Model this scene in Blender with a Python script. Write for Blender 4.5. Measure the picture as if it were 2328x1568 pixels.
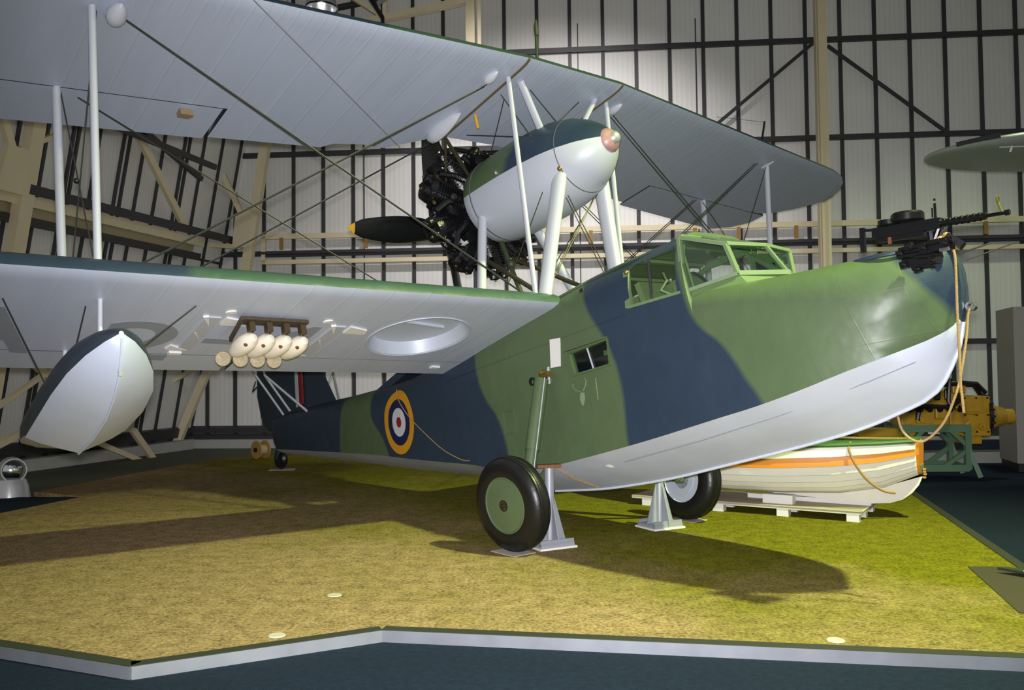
import bpy, bmesh, math, random
from mathutils import Vector, Matrix
random.seed(7)
for o in list(bpy.data.objects): bpy.data.objects.remove(o)
S = bpy.context.scene
COL = S.collection
R = math.radians
PI = math.pi

# ------------------------------------------------------------------ camera
EYE = 1.627
cam_d = bpy.data.cameras.new('camera'); cam = bpy.data.objects.new('camera', cam_d); COL.objects.link(cam)
cam_d.sensor_width = 36.0; cam_d.lens = 1934.927 * 36.0 / 2328.0; cam_d.clip_end = 200
_p, _r = R(1.993), R(-0.5929)
_right = Vector((1, 0, 0)); _up = Vector((0, -math.sin(_p), math.cos(_p))); _fwd = Vector((0, math.cos(_p), math.sin(_p)))
_rt = _right * math.cos(_r) + _up * math.sin(_r); _u2 = -_right * math.sin(_r) + _up * math.cos(_r)
M4 = Matrix((( _rt.x, _u2.x, -_fwd.x, 0), (_rt.y, _u2.y, -_fwd.y, 0), (_rt.z, _u2.z, -_fwd.z, EYE), (0, 0, 0, 1)))
cam.matrix_world = M4
S.camera = cam

# ------------------------------------------------------------------ world, lights, exposure
w = bpy.data.worlds.new('world'); S.world = w; w.use_nodes = True
w.node_tree.nodes['Background'].inputs[0].default_value = (0.97, 1.0, 0.93, 1)
w.node_tree.nodes['Background'].inputs[1].default_value = 0.31
S.view_settings.view_transform = 'Standard'; S.view_settings.look = 'None'
S.view_settings.gamma = 1.0; S.view_settings.exposure = 0.0; S.view_settings.use_curve_mapping = False

def lamp(name, kind, loc, power, color, size, target=None, spot=None, blend=0.4):
    d = bpy.data.lights.new(name, kind); d.energy = power; d.color = color
    if kind == 'AREA': d.shape = 'DISK'; d.size = size
    else: d.shadow_soft_size = size
    if spot: d.spot_size = R(spot); d.spot_blend = blend
    o = bpy.data.objects.new(name, d); COL.objects.link(o); o.location = loc
    if target is not None:
        o.rotation_euler = (Vector(target) - Vector(loc)).to_track_quat('-Z', 'Y').to_euler()
    return o
# the photographer's flash, just above the lens
lamp('camera_flash', 'SPOT', (0.0, 0.0, EYE + 0.10), 2950, (0.98, 0.96, 1.0), 0.05, (0.3, 10.0, EYE + 0.0), 94, 0.95)
# spots under the roof: two high bay hall lamps, one added wall wash
lamp('overhead_spot', 'SPOT', (6.2, 4.3, 9.6), 8400, (0.86, 1.0, 0.42), 0.16, (2.2, 6.6, 0.0), 80, 1.0)
lamp('overhead_spot', 'SPOT', (9.5, 14.5, 10.5), 900, (0.80, 1.0, 0.62), 0.3, (9.5, 14.8, 0.0), 105, 0.8)
lamp('overhead_spot', 'SPOT', (1.0, 13.5, 10.8), 3000, (1.0, 0.95, 0.96), 0.3, (1.2, 20.5, 3.2), 86, 1.0)  # added spot washing the back wall, no such fixture known

# ------------------------------------------------------------------ materials
def nodes(m):
    m.use_nodes = True
    return m.node_tree.nodes, m.node_tree.links, m.node_tree.nodes['Principled BSDF']
_mats = {}
def mat(name, col, rough=0.5, metal=0.0, spec=0.5, var=0.0, vscale=6.0, bump=0.0, bscale=40.0, coat=0.0, emit=None):
    if name in _mats: return _mats[name]
    m = bpy.data.materials.new(name); N, L, B = nodes(m)
    B.inputs['Base Color'].default_value = (*col, 1); B.inputs['Roughness'].default_value = rough
    B.inputs['Metallic'].default_value = metal; B.inputs['Specular IOR Level'].default_value = spec
    B.inputs['Coat Weight'].default_value = coat
    m.diffuse_color = (*col, 1)
    if var or bump:
        tc = N.new('ShaderNodeTexCoord')
    if var:
        nz = N.new('ShaderNodeTexNoise'); nz.inputs['Scale'].default_value = vscale; nz.inputs['Detail'].default_value = 5
        L.new(tc.outputs['Object'], nz.inputs['Vector'])
        mx = N.new('ShaderNodeMix'); mx.data_type = 'RGBA'
        mx.inputs['A'].default_value = (*[c * (1 - var) for c in col], 1); mx.inputs['B'].default_value = (*[min(1, c * (1 + var)) for c in col], 1)
        L.new(nz.outputs['Fac'], mx.inputs['Factor']); L.new(mx.outputs['Result'], B.inputs['Base Color'])
    if bump:
        nb = N.new('ShaderNodeTexNoise'); nb.inputs['Scale'].default_value = bscale; nb.inputs['Detail'].default_value = 3
        L.new(tc.outputs['Object'], nb.inputs['Vector'])
        bp = N.new('ShaderNodeBump'); bp.inputs['Strength'].default_value = bump; bp.inputs['Distance'].default_value = 0.02
        L.new(nb.outputs['Fac'], bp.inputs['Height']); L.new(bp.outputs['Normal'], B.inputs['Normal'])
    if emit:
        B.inputs['Emission Color'].default_value = (*emit[:3], 1); B.inputs['Emission Strength'].default_value = emit[3]
    _mats[name] = m
    return m

GREEN = (0.088, 0.132, 0.062); BLUE = (0.024, 0.042, 0.070)
def math_node(N, L, op, a, b=None, c=None, clamp=False):
    n = N.new('ShaderNodeMath'); n.operation = op; n.use_clamp = clamp
    for i, v in enumerate((a, b, c)):
        if v is None: continue
        if isinstance(v, (int, float)): n.inputs[i].default_value = v
        else: L.new(v, n.inputs[i])
    return n.outputs[0]
def mixrgb(N, L, fac, a, b):
    mx = N.new('ShaderNodeMix'); mx.data_type = 'RGBA'
    for k, v in (('A', a), ('B', b)):
        if isinstance(v, tuple): mx.inputs[k].default_value = (*v, 1)
        else: L.new(v, mx.inputs[k])
    if isinstance(fac, (int, float)): mx.inputs['Factor'].default_value = fac
    else: L.new(fac, mx.inputs['Factor'])
    return mx.outputs['Result']
def camo_material(name, bounds, zr, xr, roundel=None, axis='XZ', blend=0.05, dents=True, seams=False, green=GREEN):
    """Disruptive two-colour paint: each bound is a list of (z, x); colours alternate along x from the nose."""
    m = bpy.data.materials.new(name); N, L, B = nodes(m)
    tc = N.new('ShaderNodeTexCoord'); sp = N.new('ShaderNodeSeparateXYZ'); L.new(tc.outputs['Object'], sp.inputs[0])
    X = sp.outputs[axis[0]]; Z = sp.outputs[axis[1]]
    zn = math_node(N, L, 'DIVIDE', math_node(N, L, 'SUBTRACT', Z, zr[0]), zr[1] - zr[0], clamp=True)
    total = None
    for i, bd in enumerate(bounds):
        fc = N.new('ShaderNodeFloatCurve'); cv = fc.mapping.curves[0]; fc.mapping.use_clip = False
        pts = sorted(bd)
        pts = [(zr[0], pts[0][1])] + pts + [(zr[1], pts[-1][1])]
        while len(cv.points) < len(pts): cv.points.new(0.5, 0.5)
        for p, (z, x) in zip(cv.points, pts):
            p.location = ((z - zr[0]) / (zr[1] - zr[0]), (x - xr[0]) / (xr[1] - xr[0])); p.handle_type = 'AUTO'
        fc.mapping.update(); L.new(zn, fc.inputs['Value'])
        xb = math_node(N, L, 'MULTIPLY_ADD', fc.outputs[0], xr[1] - xr[0], xr[0])
        s = math_node(N, L, 'MULTIPLY_ADD', math_node(N, L, 'SUBTRACT', xb, X), 1.0 / blend, 0.5, clamp=True)
        total = s if total is None else math_node(N, L, 'ADD' if i % 2 == 0 else 'SUBTRACT', total, s)
    c = mixrgb(N, L, total, BLUE, green)
    nz = N.new('ShaderNodeTexNoise'); nz.inputs['Scale'].default_value = 3.0; nz.inputs['Detail'].default_value = 6
    L.new(tc.outputs['Object'], nz.inputs['Vector'])
    hs = N.new('ShaderNodeHueSaturation'); L.new(c, hs.inputs['Color'])
    L.new(math_node(N, L, 'MULTIPLY_ADD', nz.outputs['Fac'], 0.3, 0.85), hs.inputs['Value']); c = hs.outputs['Color']
    if roundel:
        cx, cz, rx, rz = roundel
        dx = math_node(N, L, 'DIVIDE', math_node(N, L, 'SUBTRACT', X, cx), rx); dz = math_node(N, L, 'DIVIDE', math_node(N, L, 'SUBTRACT', Z, cz), rz)
        d = math_node(N, L, 'SQRT', math_node(N, L, 'ADD', math_node(N, L, 'MULTIPLY', dx, dx), math_node(N, L, 'MULTIPLY', dz, dz)))
        for rad, colr in ((1.0, (0.66, 0.30, 0.012)), (0.726, (0.008, 0.015, 0.07)), (0.448, (0.62, 0.64, 0.66)), (0.167, (0.30, 0.012, 0.016))):
            c = mixrgb(N, L, math_node(N, L, 'LESS_THAN', d, rad), c, colr)
    L.new(c, B.inputs['Base Color']); B.inputs['Roughness'].default_value = 0.42; B.inputs['Specular IOR Level'].default_value = 0.45
    if dents:
        nb = N.new('ShaderNodeTexNoise'); nb.inputs['Scale'].default_value = 4.5; nb.inputs['Detail'].default_value = 2
        L.new(tc.outputs['Object'], nb.inputs['Vector'])
        bp = N.new('ShaderNodeBump'); bp.inputs['Strength'].default_value = 0.35; bp.inputs['Distance'].default_value = 0.03
        hgt = nb.outputs['Fac']
        if seams:
            for co, pitch, wid in ((math_node(N, L, 'MULTIPLY_ADD', Z, 0.10, X), 0.37, 60.0), (math_node(N, L, 'MULTIPLY_ADD', X, 0.085, Z), 0.34, 60.0)):
                fr = math_node(N, L, 'ABSOLUTE', math_node(N, L, 'SUBTRACT', math_node(N, L, 'FRACT', math_node(N, L, 'DIVIDE', co, pitch)), 0.5))
                hgt = math_node(N, L, 'ADD', hgt, math_node(N, L, 'MULTIPLY', math_node(N, L, 'SUBTRACT', 1.0, math_node(N, L, 'MULTIPLY', fr, wid), clamp=True), 0.045))
        L.new(hgt, bp.inputs['Height']); L.new(bp.outputs['Normal'], B.inputs['Normal'])
    _mats[name] = m
    return m
def rib_material(name, col, rough, pitch=0.36, metal=0.0, strength=0.35, nose=None):
    """Doped fabric over ribs: fine raised lines every rib along Y."""
    m = bpy.data.materials.new(name); N, L, B = nodes(m)
    tc = N.new('ShaderNodeTexCoord'); sp = N.new('ShaderNodeSeparateXYZ'); L.new(tc.outputs['Object'], sp.inputs[0])
    fr = math_node(N, L, 'FRACT', math_node(N, L, 'DIVIDE', sp.outputs['Y'], pitch))
    d = math_node(N, L, 'ABSOLUTE', math_node(N, L, 'SUBTRACT', fr, 0.5))
    ridge = math_node(N, L, 'SUBTRACT', 1.0, math_node(N, L, 'MULTIPLY', d, 22.0), clamp=True)
    sag = math_node(N, L, 'MULTIPLY', math_node(N, L, 'MULTIPLY', d, d), 1.2)
    nz = N.new('ShaderNodeTexNoise'); nz.inputs['Scale'].default_value = 2.6; nz.inputs['Detail'].default_value = 5; L.new(tc.outputs['Object'], nz.inputs['Vector'])
    if nose is not None:
        f3 = math_node(N, L, 'ABSOLUTE', math_node(N, L, 'SUBTRACT', math_node(N, L, 'FRACT', math_node(N, L, 'DIVIDE', sp.outputs['Y'], pitch / 3)), 0.5))
        r3 = math_node(N, L, 'SUBTRACT', 1.0, math_node(N, L, 'MULTIPLY', f3, 8.0), clamp=True)
        lim = math_node(N, L, 'MULTIPLY_ADD', math_node(N, L, 'ABSOLUTE', sp.outputs['Y']), -0.088, nose)
        ridge = math_node(N, L, 'MAXIMUM', ridge, math_node(N, L, 'MULTIPLY', r3, math_node(N, L, 'MULTIPLY', math_node(N, L, 'GREATER_THAN', sp.outputs['X'], lim), 0.8)))
    h = math_node(N, L, 'ADD', math_node(N, L, 'ADD', math_node(N, L, 'MULTIPLY', ridge, 0.5), sag), math_node(N, L, 'MULTIPLY', nz.outputs['Fac'], 0.35))
    bp = N.new('ShaderNodeBump'); bp.inputs['Strength'].default_value = strength; bp.inputs['Distance'].default_value = 0.02
    L.new(h, bp.inputs['Height']); L.new(bp.outputs['Normal'], B.inputs['Normal'])
    mp = N.new('ShaderNodeMapping'); mp.inputs['Scale'].default_value = (0.6, 5.0, 1.0); L.new(tc.outputs['Object'], mp.inputs['Vector'])
    n2 = N.new('ShaderNodeTexNoise'); n2.inputs['Scale'].default_value = 1.6; n2.inputs['Detail'].default_value = 6; L.new(mp.outputs[0], n2.inputs['Vector'])
    L.new(mixrgb(N, L, n2.outputs['Fac'], tuple(c * 0.92 for c in col), tuple(min(1, c * 1.07) for c in col)), B.inputs['Base Color'])
    B.inputs['Roughness'].default_value = rough; B.inputs['Metallic'].default_value = metal; B.inputs['Specular IOR Level'].default_value = 0.4
    _mats[name] = m
    return m
def grass_mat_material():
    m = bpy.data.materials.new('printed_grass_carpet'); N, L, B = nodes(m)
    tc = N.new('ShaderNodeTexCoord')
    def noise(scale, detail, rough=0.6):
        n = N.new('ShaderNodeTexNoise'); n.inputs['Scale'].default_value = scale; n.inputs['Detail'].default_value = detail; n.inputs['Roughness'].default_value = rough
        L.new(tc.outputs['Object'], n.inputs['Vector']); return n.outputs['Fac']
    fine = noise(38, 6, 0.8); mid = noise(7, 5, 0.7); big = noise(0.5, 3)
    r1 = N.new('ShaderNodeValToRGB'); r1.color_ramp.elements[0].position = 0.37; r1.color_ramp.elements[0].color = (0.058, 0.044, 0.015, 1)
    r1.color_ramp.elements[1].position = 0.62; r1.color_ramp.elements[1].color = (0.53, 0.405, 0.20, 1)
    f = math_node(N, L, 'ADD', math_node(N, L, 'MULTIPLY', fine, 0.72), math_node(N, L, 'MULTIPLY', mid, 0.28)); L.new(f, r1.inputs[0])
    r2 = N.new('ShaderNodeValToRGB'); r2.color_ramp.elements[0].position = 0.15; r2.color_ramp.elements[0].color = (0.50, 0.60, 0.055, 1)
    r2.color_ramp.elements[1].position = 0.75; r2.color_ramp.elements[1].color = (1.0, 0.92, 0.90, 1)
    sp = N.new('ShaderNodeSeparateXYZ'); L.new(tc.outputs['Object'], sp.inputs[0])
    lit_drift = math_node(N, L, 'ADD', math_node(N, L, 'MULTIPLY', sp.outputs['X'], -0.16), math_node(N, L, 'MULTIPLY_ADD', sp.outputs['Y'], -0.12, 1.05))  # straw front to green back, painting the brighter lit front into the colour
    big = math_node(N, L, 'ADD', math_node(N, L, 'MULTIPLY_ADD', big, 1.6, -0.42), lit_drift, clamp=True)
    L.new(big, r2.inputs[0])
    mx = N.new('ShaderNodeMix'); mx.data_type = 'RGBA'; mx.blend_type = 'MULTIPLY'; mx.inputs['Factor'].default_value = 1
    L.new(r1.outputs[0], mx.inputs['A']); L.new(r2.outputs[0], mx.inputs['B']); L.new(mx.outputs['Result'], B.inputs['Base Color'])
    B.inputs['Roughness'].default_value = 0.95; B.inputs['Specular IOR Level'].default_value = 0.1
    bp = N.new('ShaderNodeBump'); bp.inputs['Strength'].default_value = 0.5; bp.inputs['Distance'].default_value = 0.01; L.new(fine, bp.inputs['Height']); L.new(bp.outputs['Normal'], B.inputs['Normal'])
    return m
def wall_panel_material():
    m = bpy.data.materials.new('ribbed_wall_sheet'); N, L, B = nodes(m)
    tc = N.new('ShaderNodeTexCoord'); sp = N.new('ShaderNodeSeparateXYZ'); L.new(tc.outputs['Object'], sp.inputs[0])
    ph = math_node(N, L, 'ADD', math_node(N, L, 'MULTIPLY', sp.outputs['X'], 1.0), math_node(N, L, 'MULTIPLY', sp.outputs['Y'], 1.0))
    sn = math_node(N, L, 'SINE', math_node(N, L, 'MULTIPLY', ph, 2 * PI / 0.105))
    rp = math_node(N, L, 'POWER', math_node(N, L, 'MULTIPLY_ADD', sn, 0.5, 0.5), 6.0)
    nz = N.new('ShaderNodeTexNoise'); nz.inputs['Scale'].default_value = 0.9; nz.inputs['Detail'].default_value = 5; L.new(tc.outputs['Object'], nz.inputs['Vector'])
    base = mixrgb(N, L, nz.outputs['Fac'], (0.74, 0.73, 0.69), (0.88, 0.87, 0.83))
    L.new(mixrgb(N, L, math_node(N, L, 'MULTIPLY', rp, 0.10), base, (0.30, 0.28, 0.24)), B.inputs['Base Color'])
    bp = N.new('ShaderNodeBump'); bp.inputs['Strength'].default_value = 0.10; bp.inputs['Distance'].default_value = 0.01; L.new(sn, bp.inputs['Height']); L.new(bp.outputs['Normal'], B.inputs['Normal'])
    B.inputs['Roughness'].default_value = 0.55
    return m
def glass_material():
    m = bpy.data.materials.new('clear_glazing'); m.use_nodes = True; N = m.node_tree.nodes; L = m.node_tree.links; N.clear()
    o = N.new('ShaderNodeOutputMaterial'); t = N.new('ShaderNodeBsdfTransparent'); g = N.new('ShaderNodeBsdfGlossy'); mx = N.new('ShaderNodeMixShader')
    t.inputs[0].default_value = (0.86, 0.92, 0.88, 1); g.inputs['Roughness'].default_value = 0.05; g.inputs[0].default_value = (0.9, 0.95, 0.95, 1)
    mx.inputs[0].default_value = 0.07; L.new(t.outputs[0], mx.inputs[1]); L.new(g.outputs[0], mx.inputs[2]); L.new(mx.outputs[0], o.inputs[0])
    return m

SILVER = rib_material('silver_dope', (0.53, 0.585, 0.71), 0.42, metal=0.12, strength=0.14)
SILVERU = rib_material('silver_dope_upper', (0.53, 0.585, 0.71), 0.42, metal=0.12, strength=0.2, nose=0.86)
SILVER2 = mat('silver_paint', (0.51, 0.56, 0.655), 0.40, 0.12, var=0.10, vscale=3, bump=0.06, bscale=9)
HULLGREY = mat('hull_bottom_grey', (0.60, 0.645, 0.74), 0.40, var=0.14, vscale=2.2, bump=0.16, bscale=5)
STRUT = mat('pale_strut_paint', (0.56, 0.58, 0.62), 0.32, var=0.05)
DKGREEN = mat('green_paint', GREEN, 0.4, var=0.1, vscale=4)
LTGREEN = mat('interior_green', (0.12, 0.185, 0.075), 0.45, var=0.12, vscale=4)
FRAMEGREEN = mat('window_frame_green', (0.15, 0.215, 0.11), 0.4, var=0.1)
DKBLUE = mat('dark_blue_paint', BLUE, 0.45, var=0.15, vscale=3)
TAILBLUE = mat('tail_blue_paint', (0.026, 0.042, 0.066), 0.45, var=0.15, vscale=3)
BLACK = mat('gloss_black', (0.010, 0.010, 0.011), 0.28, spec=0.6, bump=0.1, bscale=30)
ENGBLACK = mat('engine_black', (0.008, 0.008, 0.009), 0.22, spec=0.7, bump=0.3, bscale=45)
RUBBER = mat('tyre_rubber', (0.007, 0.007, 0.008), 0.36, spec=0.45, bump=0.08, bscale=30)
WIRE = mat('wire_dark', (0.045, 0.045, 0.04), 0.4, 0.3)
WIREOL = mat('wire_olive', (0.07, 0.062, 0.03), 0.4, 0.3)
BRASS = mat('brass', (0.45, 0.29, 0.08), 0.35, 0.9, var=0.3, vscale=30)
STEEL = mat('steel', (0.48, 0.48, 0.48), 0.3, 0.9)
YELLOW = mat('yellow_tip', (0.75, 0.42, 0.02), 0.45)
WHITE = mat('white_paint', (0.78, 0.77, 0.74), 0.4, var=0.04)
ROPE = mat('hemp_rope', (0.42, 0.27, 0.10), 0.9, var=0.35, vscale=70, bump=0.5, bscale=120)
CREAM = mat('cream_steelwork', (0.80, 0.70, 0.46), 0.5, var=0.08, vscale=3)
RAIL = mat('dark_bar', (0.040, 0.040, 0.042), 0.5, var=0.1)
CONC = mat('concrete_floor', (0.075, 0.08, 0.06), 0.7, var=0.2, vscale=2)
CARPET = mat('blue_carpet', (0.012, 0.0205, 0.040), 0.95, spec=0.1, var=0.45, vscale=26, bump=0.6, bscale=150)
NAVY = mat('dark_cabin', (0.006, 0.008, 0.014), 0.5)
GLASS = glass_material()
WALLM = wall_panel_material()
GRASS = grass_mat_material()
B_ = lambda *p: list(p)
HULLCAMO = camo_material('hull_camouflage', [
    [(1.5, 3.70), (1.17, 3.85), (0.87, 3.9)],
    [(1.72, 2.12), (1.55, 2.15), (1.42, 2.22), (1.30, 2.32), (1.10, 2.42), (0.93, 2.48), (0.70, 2.57)],
    [(2.35, 0.94), (2.11, 0.98), (1.60, 1.18), (1.23, 1.21), (0.72, 1.15)],
    [(2.09, -0.82), (1.70, -0.75), (1.42, -0.60), (1.09, -0.52)],
    [(2.34, -3.28), (2.11, -3.30), (1.76, -3.08), (1.5, -3.0)],
    [(2.55, -4.15), (1.86, -4.40)]], (0.0, 3.2), (-8.0, 5.0), roundel=(-2.62, 1.875, 0.365, 0.40), seams=True)
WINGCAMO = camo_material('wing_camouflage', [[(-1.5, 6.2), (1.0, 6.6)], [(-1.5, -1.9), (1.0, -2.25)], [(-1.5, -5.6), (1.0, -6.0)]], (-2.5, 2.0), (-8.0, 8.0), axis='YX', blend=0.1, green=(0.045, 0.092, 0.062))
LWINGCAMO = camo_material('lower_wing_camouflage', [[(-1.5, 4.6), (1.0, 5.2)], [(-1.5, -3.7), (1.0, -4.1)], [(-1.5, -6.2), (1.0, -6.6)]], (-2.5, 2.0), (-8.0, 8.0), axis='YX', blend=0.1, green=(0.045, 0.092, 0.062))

# ------------------------------------------------------------------ mesh helpers
class MB:
    def __init__(s): s.v = []; s.f = []; s.m = []
    def add(s, vs, fs, mi=0):
        o = len(s.v); s.v += [tuple(v) for v in vs]
        for f in fs: s.f.append([i + o for i in f]); s.m.append(mi)
        return s
    def box(s, c, d, rot=None, mi=0):
        vs = [Vector((x * d[0] / 2, y * d[1] / 2, z * d[2] / 2)) for x in (-1, 1) for y in (-1, 1) for z in (-1, 1)]
        if rot is not None: vs = [rot @ v for v in vs]
        c = Vector(c); return s.add([v + c for v in vs], [(0, 1, 3, 2), (4, 6, 7, 5), (0, 4, 5, 1), (2, 3, 7, 6), (0, 2, 6, 4), (1, 5, 7, 3)], mi)
    def bar(s, a, b, wd, ht, up=(0, 0, 1), mi=0):
        a = Vector(a); b = Vector(b); x = (b - a); ln = x.length; x.normalize(); u = Vector(up)
        y = u.cross(x)
        if y.length < 1e-4: y = Vector((0, 1, 0)).cross(x)
        y.normalize(); z = x.cross(y)
        return s.box((a + b) / 2, (ln, wd, ht), Matrix((x, y, z)).transposed(), mi)
    def loft(s, rings, closed=True, caps=True, mi=0, mis=None):
        n = len(rings[0]); o = len(s.v)
        for r in rings: s.v += [tuple(p) for p in r]
        for i in range(len(rings) - 1):
            for j in range(n if closed else n - 1):
                k = (j + 1) % n
                s.f.append([o + i * n + j, o + i * n + k, o + (i + 1) * n + k, o + (i + 1) * n + j]); s.m.append(mis[j] if mis else mi)
        if caps and closed:
            s.f.append([o + j for j in range(n)][::-1]); s.m.append(mi)
            s.f.append([o + (len(rings) - 1) * n + j for j in range(n)]); s.m.append(mi)
        return s
    def tube(s, pts, r, n=10, flat=None, mi=0, caps=True):
        pts = [Vector(p) for p in pts]; rs = r if isinstance(r, (list, tuple)) else [r] * len(pts)
        rings = []; ref = None
        for i, p in enumerate(pts):
            t = (pts[min(i + 1, len(pts) - 1)] - pts[max(i - 1, 0)]).normalized()
            if flat is not None: u = Vector(flat[0]) - t * t.dot(Vector(flat[0]))
            else:
                if ref is None: ref = Vector((0, 0, 1)) if abs(t.z) < 0.9 else Vector((1, 0, 0))
                u = ref - t * t.dot(ref)
                ref = u
            u.normalize(); v = t.cross(u); k = flat[1] if flat is not None else 1.0
            rings.append([p + u * (math.cos(2 * PI * j / n) * rs[i]) + v * (math.sin(2 * PI * j / n) * rs[i] * k) for j in range(n)])
        return s.loft(rings, True, caps, mi)
    def lathe(s, prof, org, ax, n=24, mi=0, ref=None):
        org = Vector(org); ax = Vector(ax).normalized(); rf = Vector(ref) if ref else (Vector((0, 0, 1)) if abs(ax.z) < 0.9 else Vector((1, 0, 0)))
        u = (rf - ax * ax.dot(rf)).normalized(); v = ax.cross(u)
        rings = [[org + ax * h + (u * math.cos(2 * PI * j / n) + v * math.sin(2 * PI * j / n)) * max(r, 1e-4) for j in range(n)] for (h, r) in prof]
        return s.loft(rings, True, tuple(prof[0]) != tuple(prof[-1]), mi)
    def ball(s, c, r, n=12, mi=0, ax=(0, 0, 1)):
        rx = r if not isinstance(r, (tuple, list)) else None
        if rx is not None: return s.lathe([(-rx * math.cos(PI * i / 8), rx * math.sin(PI * i / 8)) for i in range(9)], c, ax, n, mi)
        rings = [[(c[0] + r[0] * math.sin(PI * i / 8) * math.cos(2 * PI * j / n), c[1] + r[1] * math.sin(PI * i / 8) * math.sin(2 * PI * j / n), c[2] - r[2] * math.cos(PI * i / 8)) for j in range(n)] for i in range(9)]
        return s.loft([[(p[0], p[1], p[2]) for p in rg] for rg in rings], True, True, mi)
    def prism(s, poly, vec, mi=0):
        vec = Vector(vec); a = [Vector(p) for p in poly]
        return s.loft([a, [p + vec for p in a]], True, True, mi)
    def build(s, name, mats, parent=None, smooth=35, merge=True):
        me = bpy.data.meshes.new(name); me.from_pydata(s.v, [], s.f)
        for m in (mats if isinstance(mats, (list, tuple)) else [mats]): me.materials.append(m)
        if len(me.materials) > 1: me.polygons.foreach_set('material_index', s.m)
        bm = bmesh.new(); bm.from_mesh(me)
        if merge: bmesh.ops.remove_doubles(bm, verts=bm.verts, dist=1e-5)
        bmesh.ops.recalc_face_normals(bm, faces=bm.faces); bm.to_mesh(me); bm.free()
        if smooth:
            me.polygons.foreach_set('use_smooth', [True] * len(me.polygons)); me.set_sharp_from_angle(angle=R(smooth))
        me.update(); o = bpy.data.objects.new(name, me); COL.objects.link(o)
        if parent is not None: o.parent = parent
        return o
def tag(o, label, cat, group=None):
    o['label'] = label; o['category'] = cat
    if group: o['group'] = group
    return o
def struct(o): o['kind'] = 'structure'; return o
def thing(name, label, cat, loc=(0, 0, 0), rot=None, group=None):
    o = bpy.data.objects.new(name, None); o.empty_display_size = 0.2; COL.objects.link(o); o.location = loc
    if rot is not None: o.rotation_mode = 'QUATERNION'; o.rotation_quaternion = rot.to_quaternion()
    return tag(o, label, cat, group)
def boolean_cut(o, cutters):
    for c in cutters:
        md = o.modifiers.new('cut', 'BOOLEAN'); md.operation = 'DIFFERENCE'; md.object = c; md.solver = 'EXACT'
        try: md.material_mode = 'TRANSFER'
        except Exception: pass
    bpy.context.view_layer.update(); dg = bpy.context.evaluated_depsgraph_get()
    me = bpy.data.meshes.new_from_object(o.evaluated_get(dg)); o.modifiers.clear(); old = o.data; o.data = me
    me.set_sharp_from_angle(angle=R(35))
    for c in cutters: bpy.data.objects.remove(c)

# ================================================================== THE HALL
# platform with printed grass carpet
PLAT = [(-2.17, 4.87), (-0.85, 5.51), (3.6, 4.73), (4.23, 7.13), (5.44, 11.73), (6.35, 15.2), (3.0, 19.0), (-4.3, 18.7), (-5.97, 17.4), (-6.95, 12.4), (-5.97, 11.88), (-6.28, 10.47), (-6.6, 9.0), (-8.2, 7.33)]
m = MB(); m.prism([(x, y, -0.07) for x, y in PLAT], (0, 0, 0.07)); o = struct(m.build('floor_platform', GRASS, smooth=0))
# metal edging: dark top strip and bright kerb face, one trim per straight run
DKTRIM = mat('edging_top', (0.032, 0.036, 0.022), 0.5); KERB = mat('edging_metal', (0.36, 0.38, 0.42), 0.35, 0.6, var=0.25, vscale=5)
def edge_run(i, a, b):
    a = Vector((*a, 0)); b = Vector((*b, 0)); d = (b - a).normalized(); n = Vector((d.y, -d.x, 0))
    k = MB(); k.prism([a + n * 0.002 + Vector((0, 0, -0.070)), a + n * 0.016 + Vector((0, 0, -0.070)), a + n * 0.016 + Vector((0, 0, 0.004)), a + n * 0.002 + Vector((0, 0, 0.004))], b - a)
    t = struct(k.build('trim_%d' % i, KERB, smooth=0))
    k = MB(); e = d * 0.0; k.prism([a - n * 0.075 + Vector((0, 0, 0.0005)), a + n * 0.014 + Vector((0, 0, 0.0005)), a + n * 0.014 + Vector((0, 0, 0.0075)), a - n * 0.075 + Vector((0, 0, 0.0075))], b - a)
    k.build('top_strip', DKTRIM, t, smooth=0)
runs = [(13, 0), (0, 1), (1, 2), (2, 3), (3, 4), (4, 5)]
for i, (p, q) in enumerate(runs): edge_run(i + 1, PLAT[p], PLAT[q])
m = MB(); m.box((0, 10, -0.12), (60, 44, 0.10)); struct(m.build('floor', CARPET, smooth=0))
m = MB(); m.prism([(-30, 11.95, -0.079), (-5.9, 11.95, -0.079), (-5.9, 17.0, -0.079), (4, 17.5, -0.079), (30, 17.0, -0.079), (30, 26, -0.079), (-30, 26, -0.079)], (0, 0, 0.014)); struct(m.build('floor_rear', CONC, smooth=0))
# back wall ------------------------------------------------------------
W0 = Vector((-6.48, 20.74, 0)); WD = Vector((0.99679, -0.08002, 0)); WN = Vector((-0.08002, -0.99679, 0)); UP = Vector((0, 0, 1))
def wb(s, z, off=0.0): return W0 + WD * s + UP * z + WN * off
ROTB = Matrix((WD, -WN, UP)).transposed()
bars = [-1.65, -0.97, -0.27] + [0.45 + 0.7425 * k for k in range(8)] + [6.39 + 0.785 * k for k in range(24)]
rails = [0.42, 2.28, 4.63, 7.05, 9.35, 11.7]
k = MB(); k.box(wb(10.9, 5.9, -0.10), (26.0, 0.08, 12.2), ROTB); wall_back = struct(k.build('wall_back', mat('wall_backing', (0.10, 0.10, 0.10), 0.7), smooth=0))
def child(mb, name, mt, par, sm=0): return mb.build(name, mt, par, smooth=sm)
for i in range(len(bars) - 1):
    for j in range(len(rails) - 1):
        a, b, c, d = bars[i] + 0.022, bars[i + 1] - 0.022, rails[j] + 0.035, rails[j + 1] - 0.035
        k = MB(); k.box(wb((a + b) / 2, (c + d) / 2, -0.035), (b - a, 0.05, d - c), ROTB); child(k, 'wall_panel', WALLM, wall_back)
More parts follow.
